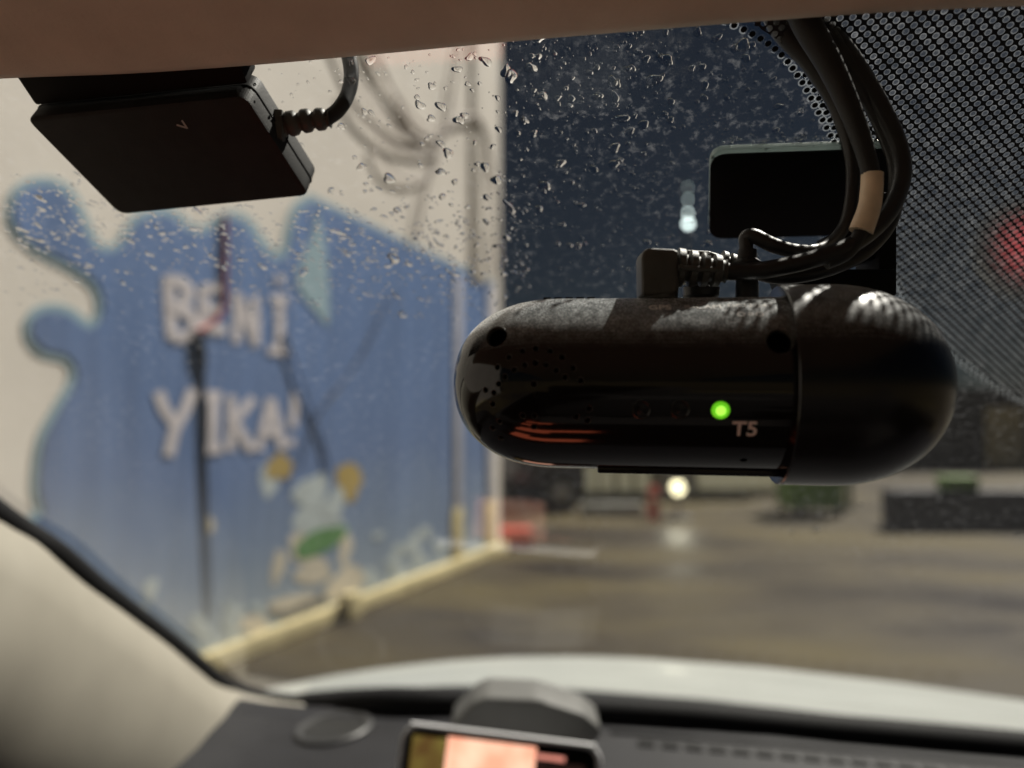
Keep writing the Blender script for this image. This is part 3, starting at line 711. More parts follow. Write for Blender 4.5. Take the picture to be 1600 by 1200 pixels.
# pillar trim
STEP = [(0, (0, 0, 0)), (.006, (.1, -.3, .2)), (.035, (.30, -.54, -.66)), (.03, (.14, -.68, -.62)), (.04, (-.06, -.78, -.56)), (.05, (-.35, -.86, -.34)), (.07, (-.5, -.85, -.1)), (.1, (-.7, -.7, 0))]
def pillar_row(k):
    off = Vector((0, 0, 0))
    for L_, dr in STEP[:k + 1]: off += Vector(dr).normalized() * L_ if L_ else Vector()
    return catmull([ws(u, v, -.006) + off for u, v in PIL], 4)
loft('pillar_trim', [pillar_row(k) for k in range(8)], M['pillar'], car, .003)
# headliner with rolled front edge
HE = [(-500,150),(-200,131),(0,116),(200,108),(400,94),(600,76),(800,57),(1000,40),(1200,24),(1400,10),(1600,1),(1900,-12),(2300,-30)]
hrow = []
base = [plane(u, v, WS_P, WS_N, -.012) for u, v in HE]
for dy, dz in ((.012, .012), (.004, .006), (0, .001), (-.004, 0), (-.010, .002), (-.02, .005), (-.05, .010), (-.10, .016), (-.2, .024), (-.35, .03), (-.7, .035), (-1.2, .02), (-1.6, -.06)):
    hrow.append(catmull([p + Vector((0, dy, dz)) for p in base], 4))
loft('headliner', hrow, M['headliner'], car, .004)
# dashboard
Ud = [300, 360, 420, 480, 560, 640, 720, 800, 900, 1000, 1100, 1200, 1300, 1400, 1500, 1600, 1800, 2100, 2400]
ZD = 1.5 - .272
r0 = [ws(u, interp(SEAL, u) + 3, -.012) for u in Ud]
def drow(y, dz): return [Vector((p.x * (1 if i else 1), p.y + y, p.z + dz)) for i, p in enumerate(r0)]
rows = [r0, drow(-.03, -.004), drow(-.07, -.005), drow(-.12, -.008), drow(-.18, -.016), drow(-.26, -.03), drow(-.38, -.05), drow(-.52, -.07), drow(-.62, -.09), drow(-.66, -.13), drow(-.67, -.4)]
for r in rows[1:]:
    r[0] = r[0] + Vector((-.25, 0, 0))
dash = loft('dashboard', rows, M['dash'], car, .004)
dv = BVHTree.FromPolygons([tuple(Vector(v.co) + ORG[dash.name]) for v in dash.data.vertices], [tuple(p.vertices) for p in dash.data.polygons])
def on_dash(u, v):
    r = ray(u, v).normalized(); h, n, i, d = dv.ray_cast(CAM, r)
    if h is None: h = flat(u, v, ZD - .01); n = Vector((0, 0, 1))
    return h, (n if n.z > 0 else -n)
h, n = on_dash(522, 1143)
lathe('speaker_rim', h, n, [(0,.034),(.004,.034),(.0055,.032),(.0045,.028),(.002,.0265),(.002,.02)], mat('speaker_ring', (.04, .04, .042), .5), dash, 40)
grm = mat('speaker_mesh', (.006, .006, .006), .6, var=.5, scale=900, bump=.8, bscale=900)
lathe('speaker_grille', h, n, [(.0025,0),(.0026,.010),(.0030,.020),(.003,.0275),(.0,.0275)], grm, dash, 40)
def dash_strip(name, uvs, w, hgt, m):
    P = [on_dash(u, v)[0] + Vector((0, 0, hgt)) for u, v in uvs]
    return tube(name, P, w, m, dash, 4, 10)
tube('vent_trim', [on_dash(u, v)[0] + Vector((0, 0, .001)) for u, v in [(955,1147),(1080,1156),(1200,1165),(1330,1177),(1450,1188),(1560,1198),(1700,1212)]], .0042, M['dash'], dash, 4, 10)
for i in range(15):
    u = 1010 + i * 37; v = 1167 + (u - 1010) * .088
    a, n = on_dash(u - 13, v - 1); b, n = on_dash(u + 13, v + 1.3)
    yv = Vector((0, .0045, 0))
    prism('vent_slot', [a - yv + n * .0022, b - yv + n * .0022, b + yv + n * .0022, a + yv + n * .0022], n * .0012, M['black'], dash)
# infotainment display below the frame
sc = Vector((-.035, .03, 1.5 - .325))
R3 = Matrix.Rotation(radians(-62), 3, 'X')
box('display_frame', sc + Vector((0, .012, 0)), (.36, .018, .29), M['black'], dash, 0, .004, R3)
M['display'] = mat('orange_display', (.02, .01, .01), .3, emit=(1, .2, .09), estr=1.6)
for zz, x0, w_ in ((.125, -.06, .15), (.105, -.10, .06), (.04, -.085, .13), (.02, -.06, .16), (-.06, -.12, .08), (-.115, -.09, .12)):
    box('display_screen', sc - R3 @ Vector((-x0, .002, -zz)), (w_, .003, .026), M['display'], dash, 0, 0, R3)

# cabin behind the camera
M['seat'] = mat('dark_seat_cloth', (.03, .028, .027), .9, var=.2, scale=60, bump=.5, bscale=300)
M['cabin'] = mat('dark_cabin_trim', (.035, .032, .030), .8, var=.2, scale=30)
for x in (-.52, 1.22): box('door_panel', (x, -.42, .70), (.08, 1.9, .76), M['cabin'], car, 0, .02)
box('cabin_floor', (.35, -.3, .30), (1.66, 2.2, .04), M['cabin'], car, 0, .005)
box('rear_panel', (.35, -1.42, .72), (1.66, .06, .80), M['cabin'], car, 0, .02)
for x in (-.02, .72):
    st = box('front_seat', (x, -.42, .55), (.48, .50, .16), M['seat'], car, 0, .05)
    box('seat_back', (x, -.70, .92), (.48, .13, .62), M['seat'], st, 0, .05, Matrix.Rotation(radians(-12), 3, 'X'))
    box('head_rest', (x, -.80, 1.32), (.26, .10, .17), M['seat'], st, 0, .04)
bx_ = box('rear_seat', (.35, -1.12, .55), (1.3, .45, .16), M['seat'], car, 0, .05)
box('seat_back', (.35, -1.34, .85), (1.3, .12, .55), M['seat'], bx_, 0, .04)
# ------------------------------------------------ phone and its holder
pc = px(778, 1205, .50)
ph = thing('phone', px(778, 1260, .5), 'phone lying sideways in the holder with an orange lit screen', 'phone')
Z = (CAM - pc).normalized()
xa = (px(920, 1164, .5) - px(632, 1129, .5)).normalized()
Z = (Z - xa * Z.dot(xa)).normalized(); ya = Z.cross(xa).normalized()
Z = (Matrix.Rotation(radians(16), 3, xa) @ Z).normalized(); ya = Z.cross(xa).normalized()
tl_ = px(634, 1131, .5); wph, hph = .131, .066
def pp(x, y, z=0): return tl_ + xa * x - ya * y + Z * z
rect = round_poly([pp(0, 0), pp(wph, 0), pp(wph, hph), pp(0, hph)], .012, 6)
prism('frame', rect, -Z * .008, M['silver'], ph, .0012)
tube('edge_band', [p for p in rect[3:]] + rect[:4], .0019, M['silver'], ph, 2, 10)
rect = round_poly([pp(.002, .002, .0003), pp(wph - .002, .002, .0003), pp(wph - .002, hph - .002, .0003), pp(.002, hph - .002, .0003)], .010, 6)
prism('bezel', rect, -Z * .002, M['black'], ph)
def screen_mat(name, c1, c2, s, strg):
    m = bpy.data.materials.new(name); m.use_nodes = True; nt = m.node_tree; b = nt.nodes['Principled BSDF']
    tc = nt.nodes.new('ShaderNodeTexCoord'); nz = nt.nodes.new('ShaderNodeTexNoise'); nz.inputs['Scale'].default_value = s
    nt.links.new(tc.outputs['Object'], nz.inputs['Vector']); r = nt.nodes.new('ShaderNodeValToRGB')
    r.color_ramp.elements[0].position = .35; r.color_ramp.elements[1].position = .65
    r.color_ramp.elements[0].color = c1 + (1,); r.color_ramp.elements[1].color = c2 + (1,)
    nt.links.new(nz.outputs['Fac'], r.inputs[0]); nt.links.new(r.outputs[0], b.inputs['Emission Color']); b.inputs['Emission Strength'].default_value = strg
    b.inputs['Base Color'].default_value = (.01, .01, .01, 1); b.inputs['Roughness'].default_value = .15
    return m
def scr(x0, x1, y0, y1, m, z=.0006):
    prism('screen', [pp(x0, y0, z), pp(x1, y0, z), pp(x1, y1, z), pp(x0, y1, z)], -Z * .0002, m, ph)
scr(.006, .0285, .006, hph - .006, screen_mat('screen_olive', lit((70, 45, 25)), lit((96, 84, 40)), 60, 1))
scr(.0292, .0885, .0045, hph - .006, screen_mat('screen_salmon', lit((240, 160, 130)), lit((250, 195, 165)), 45, 1))
scr(.0892, .108, .0085, .0115, screen_mat('screen_pink', lit((190, 120, 105)), lit((200, 130, 115)), 45, 1))
scr(.0892, .122, .0125, hph - .006, screen_mat('screen_dark', lit((22, 14, 12)), lit((40, 24, 20)), 45, 1))
hd = thing('phone_holder', px(830, 1180, .56), 'grey plastic phone holder standing on the dashboard behind the phone', 'phone holder')
HP = [(702,1118),(716,1104),(740,1079),(760,1070),(838,1073),(912,1096),(940,1118),(938,1132),(922,1150),(905,1215),(720,1200)]
prism('back_plate', [px(u, v + 20, .55) for u, v in HP], (px(800, 600, .59) - px(800, 600, .55)), M['holder'], hd, .004, 3)
tube('stem', [px(820, 1150, .575), px(822, 1185, .58), px(824, 1230, .585)], .016, M['holder'], hd)
box('foot', px(824, 1236, .585), (.07, .06, .014), M['holder'], hd, 0, .004)

# ================================================================== GPS BOX TOP LEFT
gx = thing('gps_box', ws(260, 220), 'flat black box stuck to the windscreen below the roof lining', 'gps receiver')
TH = .0115
A, B = plane(38, 184, WS_P, WS_N, -TH - .002), plane(383, 150, WS_P, WS_N, -TH - .002)
Cc, Dd = plane(484, 306, WS_P, WS_N, -TH - .002), plane(187, 336, WS_P, WS_N, -TH - .002)
bp_ = round_poly([A, B, Cc, Dd], .003, 4)
prism('housing', bp_, WS_N * TH, M['darkplastic'], gx, .0009)
seam = [p + (p - (A + B + Cc + Dd) / 4).normalized() * .00025 for p in bp_]
prism('seam', [p + WS_N * (TH * .5) for p in seam], WS_N * .0004, M['black'], gx)
up_ = WS_E2
prism('tape_pad', [A + up_ * .016 + Vector((.002, 0, 0)) + WS_N * .004, B + up_ * .016 + WS_N * .004, B + up_ * .001 + WS_N * .004, A + up_ * .001 + Vector((.002, 0, 0)) + WS_N * .004], WS_N * (TH - .003), M['black'], gx, .001)
# arrow mark
mk = [[(276,195),(285,198),(293,200)], [(284,188),(288,194),(293,201)]]
vs, fs = [], []
for st in mk:
    a_, b_ = stroke(st, 2.6); k0 = len(vs)
    for p, r in zip(a_, b_): vs += [plane(*p, WS_P, WS_N, -TH - .0023), plane(*r, WS_P, WS_N, -TH - .0023)]
    for i in range(2): fs.append((k0 + 2 * i, k0 + 2 * i + 2, k0 + 2 * i + 3, k0 + 2 * i + 1))
mesh_obj('arrow_mark', vs, fs, M['printgrey'], gx)
d0 = (ws(440, 200, -.006) - CAM).dot(MC @ Vector((0, 0, -1)))
def gp(u, v): return px(u, v, d0)
a = gp(428, 200); b = gp(516, 186)
ribs, rr = [], []
nr = 33
for i in range(nr):
    t = i / (nr - 1); ribs.append(a.lerp(b, t) + Vector((0, 0, .0006 * sin(t * 3))))
    base_r = .0034 - .0008 * t
    rr.append(base_r + (.0004 if (i % 8) in (1, 2, 3, 4) else (.0001 if (i % 8) in (0, 5) else -.0005)))
ribbed('strain_relief', ribs, rr, M['plug'], gx)
box('cable_socket', gp(432, 200), (.005, .007, .0085), M['plug'], gx, radians(10), .0008)
tube('cable', [gp(508, 187), gp(528, 172), gp(543, 148), gp(549, 118), gp(544, 85), gp(532, 50), gp(520, 15)], .00215, M['cableblack'], gx, 8)

# ================================================================== DASHCAM
PL, PR = px(712, 598, .1875), px(1481, 603, .1725)
AX = (PR - PL).normalized(); LEN = (PR - PL).length
FC = (CAM - (PL + PR) / 2); FC = (FC - AX * FC.dot(AX)).normalized(); UPV = FC.cross(AX) * -1
if UPV.z < 0: UPV = -UPV
RB = .0207
dc = thing('dashcam', (PL + PR) / 2 - UPV * .022, 'gloss black capsule dashcam with a green light, hanging at the centre of the windscreen', 'dashcam')
def s_at(u, v=600):               # position along the axis for a pixel column
    r = ray(u, v); n = r.cross(UPV).normalized()
    return (CAM - PL).dot(n) / AX.dot(n)
sJ = s_at(1219)
def dome(R, s0, n, k=18, flip=False):
    out = []
    for i in range(k + 1):
        a = pi / 2 * i / k
        x = 1 - abs(cos(a)) ** (2 / n); y = abs(sin(a)) ** (2 / n)
        out.append((s0 * x, R * y))
    return out
prof = dome(RB, .0262, 2.25, 22) + [(s, RB) for s in (.04, .06, sJ - .004, sJ + .012)] + [(sJ + .012, 0)]
body = lathe('body', PL, AX, prof, M['body'], dc, 128)
bv = BVHTree.FromPolygons([tuple(Vector(v.co) + ORG[body.name]) for v in body.data.vertices], [tuple(p.vertices) for p in body.data.polygons])
def on_body(u, v):
    h, n, i, d = bv.ray_cast(CAM, ray(u, v).normalized()); return h, n
PXD = .181 / FPX                  # metres per photograph pixel at the dashcam
hz = lambda x, y: (700 + x * 280 / 1200, 460 + y * 280 / 1200)
HOLES = [hz(*p) for p in [(408,420),(498,378),(588,362),(684,380),(765,420),(332,487),(445,505),(513,472),(586,458),(657,472),(724,508),(838,492),(382,552),(783,555),(890,578),(340,600),(308,660),(252,640),(575,600),(300,735),(345,850),(300,895),(355,960),(945,765),(860,820),(935,845),(580,815),(575,885),(500,812)]]
cb = bmesh.new()
def add_cut(h, dirn, r, depth):
    mtx = Matrix.Translation(h - dirn * (depth / 2 - .001)) @ dirn.to_track_quat('Z', 'Y').to_matrix().to_4x4()
    bmesh.ops.create_cone(cb, cap_ends=True, segments=20, radius1=r, radius2=r * 1.03, depth=depth + .002, matrix=mtx)
for u, v in HOLES:
    h, n = on_body(u, v)
    if h: add_cut(h, n, 4.7 * PXD, .0022)
h1, n1 = on_body(776, 526); add_cut(h1, (n1 + FC * .8).normalized(), 17 * PXD, .006)
h2, n2 = on_body(1219, 533); add_cut(h2, (n2 + FC * .5).normalized(), 19 * PXD, .006)
h3, n3 = on_body(1162, 719)
add_cut(h3, n3, 5 * PXD, .002)
cut = bm_obj('cutter', cb, M['black'])
body.data.materials.append(M['black'])
md = body.modifiers.new('holes', 'BOOLEAN'); md.operation = 'DIFFERENCE'; md.object = cut; md.solver = 'EXACT'
bpy.context.view_layer.update()
dg = bpy.context.evaluated_depsgraph_get()
nm = bpy.data.meshes.new_from_object(body.evaluated_get(dg))
body.modifiers.clear(); body.data = nm
nm.polygons.foreach_set('use_smooth', [True] * len(nm.polygons)); nm.set_sharp_from_angle(angle=radians(28))
bpy.data.objects.remove(cut, do_unlink=True)
for h_, n_, f_, r_ in ((h1, n1, .8, 17), (h2, n2, .5, 19)):
    dr = (n_ + FC * f_).normalized(); q = r_ * PXD
    lathe('screw_hole_glint', h_ - dr * .0016, dr, [(0, q * .88), (.0002, q * 1.0), (.0013, q * 1.01), (.0015, q * .98), (.0013, q * .92), (.0003, q * .88), (0, q * .88)], M['plug'], dc, 28)  # paler rings added to imitate the lit crescents of the screw holes
for u, v in HOLES:
    h_, n_ = on_body(u, v)
    if h_:
        q = 4.7 * PXD
        lathe('speaker_hole_glint', h_ - n_ * .00022, n_, [(0, q * .86), (.0001, q * 1.0), (.0003, q * 1.02), (.00026, q * .9), (0, q * .86)], M['plug'], dc, 14)  # small pale rings added as the bright lower edges of the holes
# cap
RC = RB + .0028
sE = LEN
capd = [(sE - x, r) for x, r in dome(RC, .0275, 2.15, 22)][::-1]
prof = [(sJ - .0004, RB + .0001), (sJ - .0012, RC - .0003), (sJ - .0009, RC), (sJ + .004, RC)] + capd
cap = lathe('cap', PL, AX, prof, M['cap'], dc, 128, 40)
# buttons and light
def ring_on(name, u, v, prof, m, par=dc, seg=28):
    h, n = on_body(u, v); return lathe(name, h - n * .00005, n, prof, m, par, seg)
for u in (1002, 1063):
    ring_on('button', u, 640, [(0,0.0021),(.00022,.0021),(.0003,.0019),(.00012,.0017),(.0001,.0012),(.0003,.0006),(.00035,0)], M['cap'])
sl_ = ring_on('status_light', 1126, 641, [(0,.00195),(.0002,.0019),(.0004,.0014),(.00048,.0007),(.0005,0)], M['led'])
ring_on('light_core', 1126, 641, [(.00046,.0011),(.00054,.0010),(.0006,.0005),(.00062,0)], mat('led_core', (.4, .8, .1), .3, emit=(.42, 1.0, .08), estr=.85), sl_)
# lettering
def text_on(txt, u, v, size, m, bold=False):
    h, n = on_body(u, v)
    cu = bpy.data.curves.new('lettering', 'FONT'); cu.body = txt; cu.size = size; cu.align_x = 'CENTER'; cu.align_y = 'CENTER'; cu.extrude = .00002
    if bold: cu.offset = size * .02
    tmp = bpy.data.objects.new('tmp', cu); COL.objects.link(tmp)
    bpy.context.view_layer.update()
    me = bpy.data.meshes.new_from_object(tmp.evaluated_get(bpy.context.evaluated_depsgraph_get()))
    bpy.data.objects.remove(tmp, do_unlink=True)
    X = AX; Y = n.cross(X).normalized()
    R = Matrix((X, Y, n)).transposed().to_4x4(); R.translation = h + n * .00007 - ORG[dc.name]
    me.transform(R); me.materials.clear(); me.materials.append(m)
    o = bpy.data.objects.new('lettering', me); COL.objects.link(o); o.parent = dc; return o
text_on('T5', 1164, 671, .0049, M['white'], True)
text_on('GPS', 1031, 481, .0030, M['white'], True)
text_on('R-CAM', 1098, 480, .0027, M['printgrey'])
text_on('DC12/24V', 1172, 478, .0023, M['printgrey'])
# polarity symbol: ring, dot and ring
for du, r in ((-14, .0009), (1, .0006), (15, .0009)):
    ring_on('polarity_mark', 1172 + du, 491, [(.0000,r),(.0001,r),(.0001,r * .6),(.00002,r * .6)], M['printgrey'])
# base strip underneath and top grille dashes
sb0, sb1 = s_at(935), s_at(1228)
box('base_strip', PL + AX * (sb0 + sb1) / 2 - UPV * (RB - .0006), (sb1 - sb0, .012, .0022), M['cap'], dc, 0, .0005, Matrix((AX, AX.cross(UPV) * -1, UPV)).transposed())
for i in range(5):
    s = s_at(855 + i * 17); box('top_slot', PL + AX * s + UPV * (RB + .0000) , (.0018, .004, .0005), M['black'], dc, 0, 0, Matrix((AX, AX.cross(UPV) * -1, UPV)).transposed())

# ================================================================== MOUNT
mt = thing('mount_bracket', ws(1260, 300), 'black rounded mounting plate and arm between the windscreen and the dashcam', 'mount')
MO = -.0035
cq = [plane(1110, 243, WS_P, WS_N, MO), plane(1402, 233, WS_P, WS_N, MO), plane(1402, 366, WS_P, WS_N, MO), plane(1108, 374, WS_P, WS_N, MO)]
prism('plate', round_poly(cq, .005, 6), WS_N * .0008, M['black'], mt, .0002)
def clear_mat():
    m = bpy.data.materials.new('clear_adhesive'); m.use_nodes = True; nt = m.node_tree; b = nt.nodes['Principled BSDF']
    b.inputs['Base Color'].default_value = (.42, .46, .45, 1); b.inputs['Roughness'].default_value = .25
    tl = nt.nodes.new('ShaderNodeBsdfTranslucent'); tl.inputs[0].default_value = (.4, .45, .44, 1)
    tc = nt.nodes.new('ShaderNodeTexCoord'); nz = nt.nodes.new('ShaderNodeTexNoise'); nz.inputs['Scale'].default_value = 160; nt.links.new(tc.outputs['Object'], nz.inputs['Vector'])
    cr_ = nt.nodes.new('ShaderNodeValToRGB'); cr_.color_ramp.elements[0].position = .40; cr_.color_ramp.elements[1].position = .46
    cr_.color_ramp.elements[0].color = (.02, .03, .03, 1); cr_.color_ramp.elements[1].color = (.36, .41, .40, 1)
    nt.links.new(nz.outputs['Fac'], cr_.inputs[0]); nt.links.new(cr_.outputs[0], tl.inputs[0]); nt.links.new(cr_.outputs[0], b.inputs['Base Color'])
    ms = nt.nodes.new('ShaderNodeMixShader'); ms.inputs[0].default_value = .6; nt.links.new(b.outputs[0], ms.inputs[1]); nt.links.new(tl.outputs[0], ms.inputs[2]); nt.links.new(ms.outputs[0], nt.nodes['Material Output'].inputs[0]); return m
cq2 = [p + WS_N * .0009 for p in cq]
e_up = (cq[0] - cq[3]).normalized()
cq2[0] += e_up * .0012; cq2[1] += e_up * .0012
prism('clear_pad', round_poly(cq2, .005, 6), WS_N * .0022, clear_mat(), mt, .0002)
pb = plane(1385, 372, WS_P, WS_N, MO)
d_arm = (pb - CAM).dot(MC @ Vector((0, 0, -1)))
def slab(name, quad, d0_, d1_, par, bevel=.0008):
    P = [px(u, v, d0_) for u, v in quad]
    return prism(name, P, px(800, 600, d1_) - px(800, 600, d0_), M['black'], par, bevel)
slab('arm', [(1372, 300), (1402, 300), (1402, 452), (1374, 452)], .198, .212, mt)
slab('arm_foot', [(1230, 420), (1402, 420), (1402, 462), (1245, 462)], .196, .212, mt)
slab('arm_web', [(1296, 366), (1374, 360), (1374, 404), (1320, 404)], .200, .210, mt)

# ================================================================== CABLES AT THE DASHCAM
def port_plug(u, name, label, d, ytop, head):
    t = thing(name, px(u, 470, d), label, 'cable')
    return t
dP = .183                          # depth of the port row (on top of the dashcam)
# --- gps cable with angled plug
c1 = thing('plug_cable', px(1032, 465, .178), 'cable with the leftmost angled ribbed plug on top of the dashcam', 'cable', 'cables plugged into the dashcam')
d = .176
ring = [(-.003,.0),( -.003,.0040),(.0005,.0041),(.0012,.0035),(.0040,.0035),(.0045,.0045),(.006,.0046)]
lathe('plug_boot', px(1031, 480, d + .004), UPV, [(-.001,0),(-.001,.0036),(.0015,.0037),(.002,.0042),(.0048,.0044),(.0062,.0044),(.0062,0)], M['plug'], c1, 32)
hp = [(1003,462),(1002,400),(1006,391),(1014,386),(1052,388),(1062,391),(1062,446),(1058,460)]
prism('plug_head', [px(u, v, d - .0005) for u, v in hp], px(800, 600, d + .008) - px(800, 600, d - .0005), M['plug'], c1, .0011, 3)
def ribs_between(a, b, r0, r1, par, n=4, name='strain_relief', m=None):
    P, R = [], []
    k = n * 8 + 1
    for i in range(k):
        t = i / (k - 1); P.append(a.lerp(b, t)); base_ = r0 + (r1 - r0) * t
        R.append(base_ * (1.0 if (i % 8) < 5 else .72))
    R[-1] = r1 * .8
    return ribbed(name, P, R, m or M['plug'], par, 20)
a, b = px(1058, 418, d + .0035), px(1134, 424, d + .003)
ribs_between(a, b, .0047, .0036, c1, 4)
for k, vv in enumerate((404, 418, 432)):                   # bars that join the ribs
    aa, bb = px(1060, vv, d - .0009), px(1126, vv + 4, d - .0002)
    if k == 1: tube('rib_bar', [aa, (aa + bb) / 2, bb], .0007, M['plug'], c1, 4, 8)
tube('cable', [px(1128, 424, d + .003), px(1175, 424, d + .003), px(1225, 416, d + .003), px(1280, 402, d + .003), px(1335, 380, d + .004), px(1384, 338, d + .006), px(1408, 285, d + .010), px(1405, 232, d + .012), px(1375, 165, d + .012), px(1335, 100, d + .012), px(1290, 40, d + .012), px(1262, -10, d + .012)],
     [.0021,.0021,.0021,.0021,.0021,.0021,.0022,.0022,.0023,.0025,.0028,.003], M['cable'], c1, 8, 16)
# --- rear camera cable
c2 = thing('plug_cable', px(1095, 465, .186), 'cable with the middle plug, half hidden behind the leftmost one', 'cable', 'cables plugged into the dashcam')
d = .188
lathe('plug_boot', px(1095, 478, d), UPV, [(-.001,0),(-.001,.0036),(.0018,.0037),(.0025,.0044),(.0045,.0046),(.0050,.0038),(.009,.0036),(.009,0)], M['cable'], c2, 32)
hp = [(1064,440),(1064,398),(1072,389),(1108,391),(1130,398),(1130,440)]
prism('plug_head', [px(u, v, d - .0002) for u, v in hp], px(800, 600, d + .007) - px(800, 600, d - .0002), M['plug'], c2, .001, 3)
ribs_between(px(1126, 414, d + .003), px(1180, 424, d + .003), .0037, .0028, c2, 4)
tube('cable', [px(1172, 422, d + .003), px(1215, 432, d + .002), px(1262, 428, d), px(1310, 414, d), px(1352, 392, d + .001), px(1388, 350, d + .003), px(1400, 300, d + .004), px(1396, 240, d + .003), px(1362, 160, d + .001), px(1318, 90, d), px(1278, 30, d), px(1262, -10, d)],
     [.0020,.0020,.0020,.0020,.002,.002,.002,.0021,.0023,.0026,.003,.003], M['cable'], c2, 8, 16)
# --- power cable
c3 = thing('plug_cable', px(1168, 465, .183), 'cable with the rightmost upright plug, curling over before the mounting plate', 'cable', 'cables plugged into the dashcam')
d = .184
lathe('plug_boot', px(1167, 476, d), UPV, [(-.001,0),(-.001,.0027),(.004,.0028),(.0062,.0026),(.0064,.0033),(.0105,.0033),(.0112,.0024),(.0135,.0022),(.0135,0)], M['cableblack'], c3, 28)
tube('cable', [px(1168, 410, d), px(1166, 388, d), px(1166, 372, d), px(1178, 369, d - .001), px(1210, 384, d - .002), px(1250, 393, d - .001), px(1290, 386, d + .002), px(1320, 352, d + .005), px(1331, 300, d + .006), px(1330, 240, d + .006), px(1308, 165, d + .006), px(1268, 95, d + .006), px(1225, 42, d + .006), px(1200, -10, d + .006)],
     [.0016,.0017,.0018,.0018,.0018,.0017,.0016,.0016,.0016,.0018,.0022,.0030,.0036,.0036], M['cable'], c3, 8, 16)
# --- taped strand behind them
c4 = thing('taped_cable', px(1362, 300, .194), 'thick black cable with a beige sleeve, beside the mounting plate', 'cable')
d = .1795
tp = [(1240,-10),(1262,40),(1296,100),(1326,165),(1348,225),(1362,280),(1360,320),(1346,362),(1322,395),(1290,410)]
tube('cable', [px(u, v, d) for u, v in tp], [.0034,.0034,.0030,.0026,.0023,.0021,.002,.0018,.0018,.0018], M['cableblack'], c4, 8, 16)
tube('sleeve', [px(u, v, d) for u, v in [(1363,271),(1362,295),(1358,325),(1345,362)]], [.0025,.00255,.0026,.0028], M['tape'], c4, 8, 18)

# ================================================================== RAIN ON THE GLASS
rd = random.Random(11)
vs, fs = [], []
def drop(u, v, r, el=1.0, rot=0.0, wob=.25, hgt=.42, seg=11):
    x, y = ws_local(u, v)
    ph = [rd.random() * 6.28 for _ in range(3)]
    b = len(vs); rings = ((1, 0), (.95, .30), (.80, .66), (.52, .92), (.25, .99)); hgt *= .72
    ca, sa = cos(rot), sin(rot)
    off = .0006
    for fr, hz_ in rings:
        for k in range(seg):
            a = 2 * pi * k / seg
            q = r * fr * (1 + wob * (sin(a + ph[0]) * .6 + sin(2 * a + ph[1]) * .6 + sin(3 * a + ph[2]) * .5) * fr)
            px_, py_ = q * el * cos(a), q * sin(a)
            vs.append((x + px_ * ca - py_ * sa, y + px_ * sa + py_ * ca, off + hz_ * r * hgt))
    vs.append((x, y, off + r * hgt))
    top_ = len(vs) - 1
    for i in range(len(rings) - 1):
        for k in range(seg):
            k2 = (k + 1) % seg
            fs.append((b + i * seg + k, b + i * seg + k2, b + (i + 1) * seg + k2, b + (i + 1) * seg + k))
    i = len(rings) - 1
    for k in range(seg): fs.append((b + i * seg + k, b + i * seg + (k + 1) % seg, top_))
    fs.append(tuple(b + k for k in range(seg))[::-1])
def swept(u): return 470 if u > 300 else 470 - (300 - u) * .25
P1 = .25 / FPX
# larger drops seen one by one
for u, v, s in [(548,128,7),(655,165,9),(690,168,9),(718,190,8),(737,142,4),(790,112,9),(757,97,6),(560,80,7),(672,187,5),(700,240,8),(745,258,6),(742,225,5),(770,230,5),(828,107,10),(846,152,9),(843,328,8),(876,256,9),(958,128,7),(1160,74,8),(1165,92,6),(932,108,6),(1082,108,5),(1100,155,5),(1033,90,5),(1050,160,6),(805,180,5),(820,190,5),(775,282,9),(760,310,6),(758,262,7),(620,330,7),(608,282,8),(565,262,7),(690,310,7),(850,300,6),(905,385,5),(1000,52,6),(1090,50,6),(1120,62,5),(1040,52,5),(1010,95,5),(965,132,6),(885,140,5),(840,90,5),(820,40,8),(890,385,5),(800,330,6),(790,372,6),(785,430,7),(788,465,6)]:
    drop(u, v, s * P1 * rd.uniform(.65, .95), rd.uniform(.8, 1.4), rd.uniform(0, 3.1), .28, .45, 20)
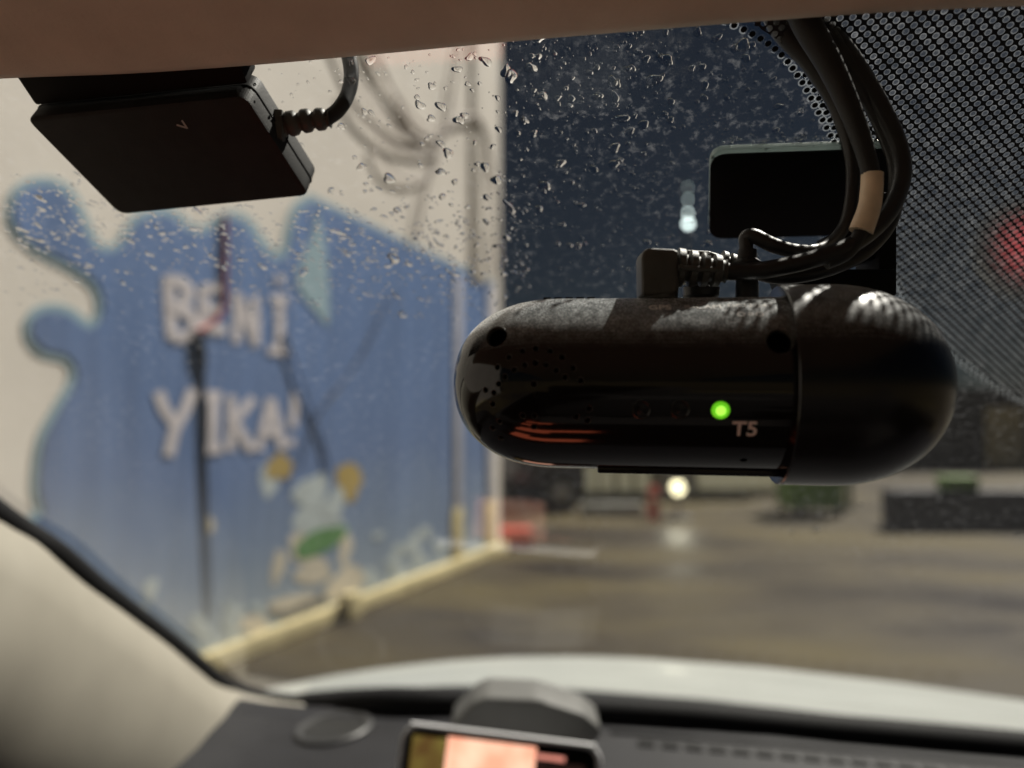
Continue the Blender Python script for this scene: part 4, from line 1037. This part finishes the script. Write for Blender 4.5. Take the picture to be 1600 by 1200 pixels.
for i in range(1200):              # scattered mid drops
    u = rd.uniform(395, 1330); v = rd.uniform(20, 480)
    if rd.random() < (v - 60) / 700: continue
    dens = 1.0 if 560 < u < 1060 else .55
    if rd.random() > dens: continue
    drop(u, v, P1 * max(1.0, rd.lognormvariate(.45, .6)), rd.uniform(.8, 1.6), rd.gauss(-.2, .7), .26, .42, 16)
for i in range(1500):             # fine spray along the lower border of the wet zone
    u = rd.uniform(5, 830); v = rd.gauss(395 if u > 350 else 350, 55)
    if v > 505 or v < 270: continue
    drop(u, v, P1 * max(.7, rd.lognormvariate(.45, .4)), rd.uniform(1.0, 2.6), rd.gauss(-.5, .4), .4, .4, 8)
for i in range(650):             # fine specks over the dark sky
    u = rd.uniform(790, 1340); v = rd.uniform(60, 470)
    drop(u, v, P1 * rd.uniform(.5, 1.2), rd.uniform(.8, 1.6), rd.uniform(0, 3), .3, .4, 7)
for i in range(90):               # beads along the clear pad's top edge
    u = rd.uniform(1118, 1400); drop(u, 222 + rd.gauss(0, 4) - (u - 1118) * .02, P1 * rd.uniform(1, 2.6), rd.uniform(.8, 1.6), rd.uniform(0, 3), .4, .45, 9)
for u, v, s in [(1275,830,5),(1238,834,3),(1145,1005,4),(1190,1010,3),(1255,1030,4),(1590,838,4),(1345,790,3),(880,1020,4),(930,1012,3),(1430,820,3)]:
    drop(u, v, s * P1 * 1.6, 1.1, .3, .2, .4, 12)
me = bpy.data.meshes.new('rain_drops'); me.from_pydata(vs, [], fs); me.update()
bm = bmesh.new(); bm.from_mesh(me); bmesh.ops.recalc_face_normals(bm, faces=bm.faces); bm.to_mesh(me); bm.free()
me.polygons.foreach_set('use_smooth', [len(p.vertices) < 6 for p in me.polygons]); me.set_sharp_from_angle(angle=radians(50))
me.materials.append(M['water'])
ro = bpy.data.objects.new('rain_drops', me); COL.objects.link(ro)
mw = WS_M.copy(); mw.translation = WS_P; ro.matrix_world = mw
tag(ro, 'raindrops and fine spray sitting on the outside of the windscreen', 'raindrops', kind='stuff')
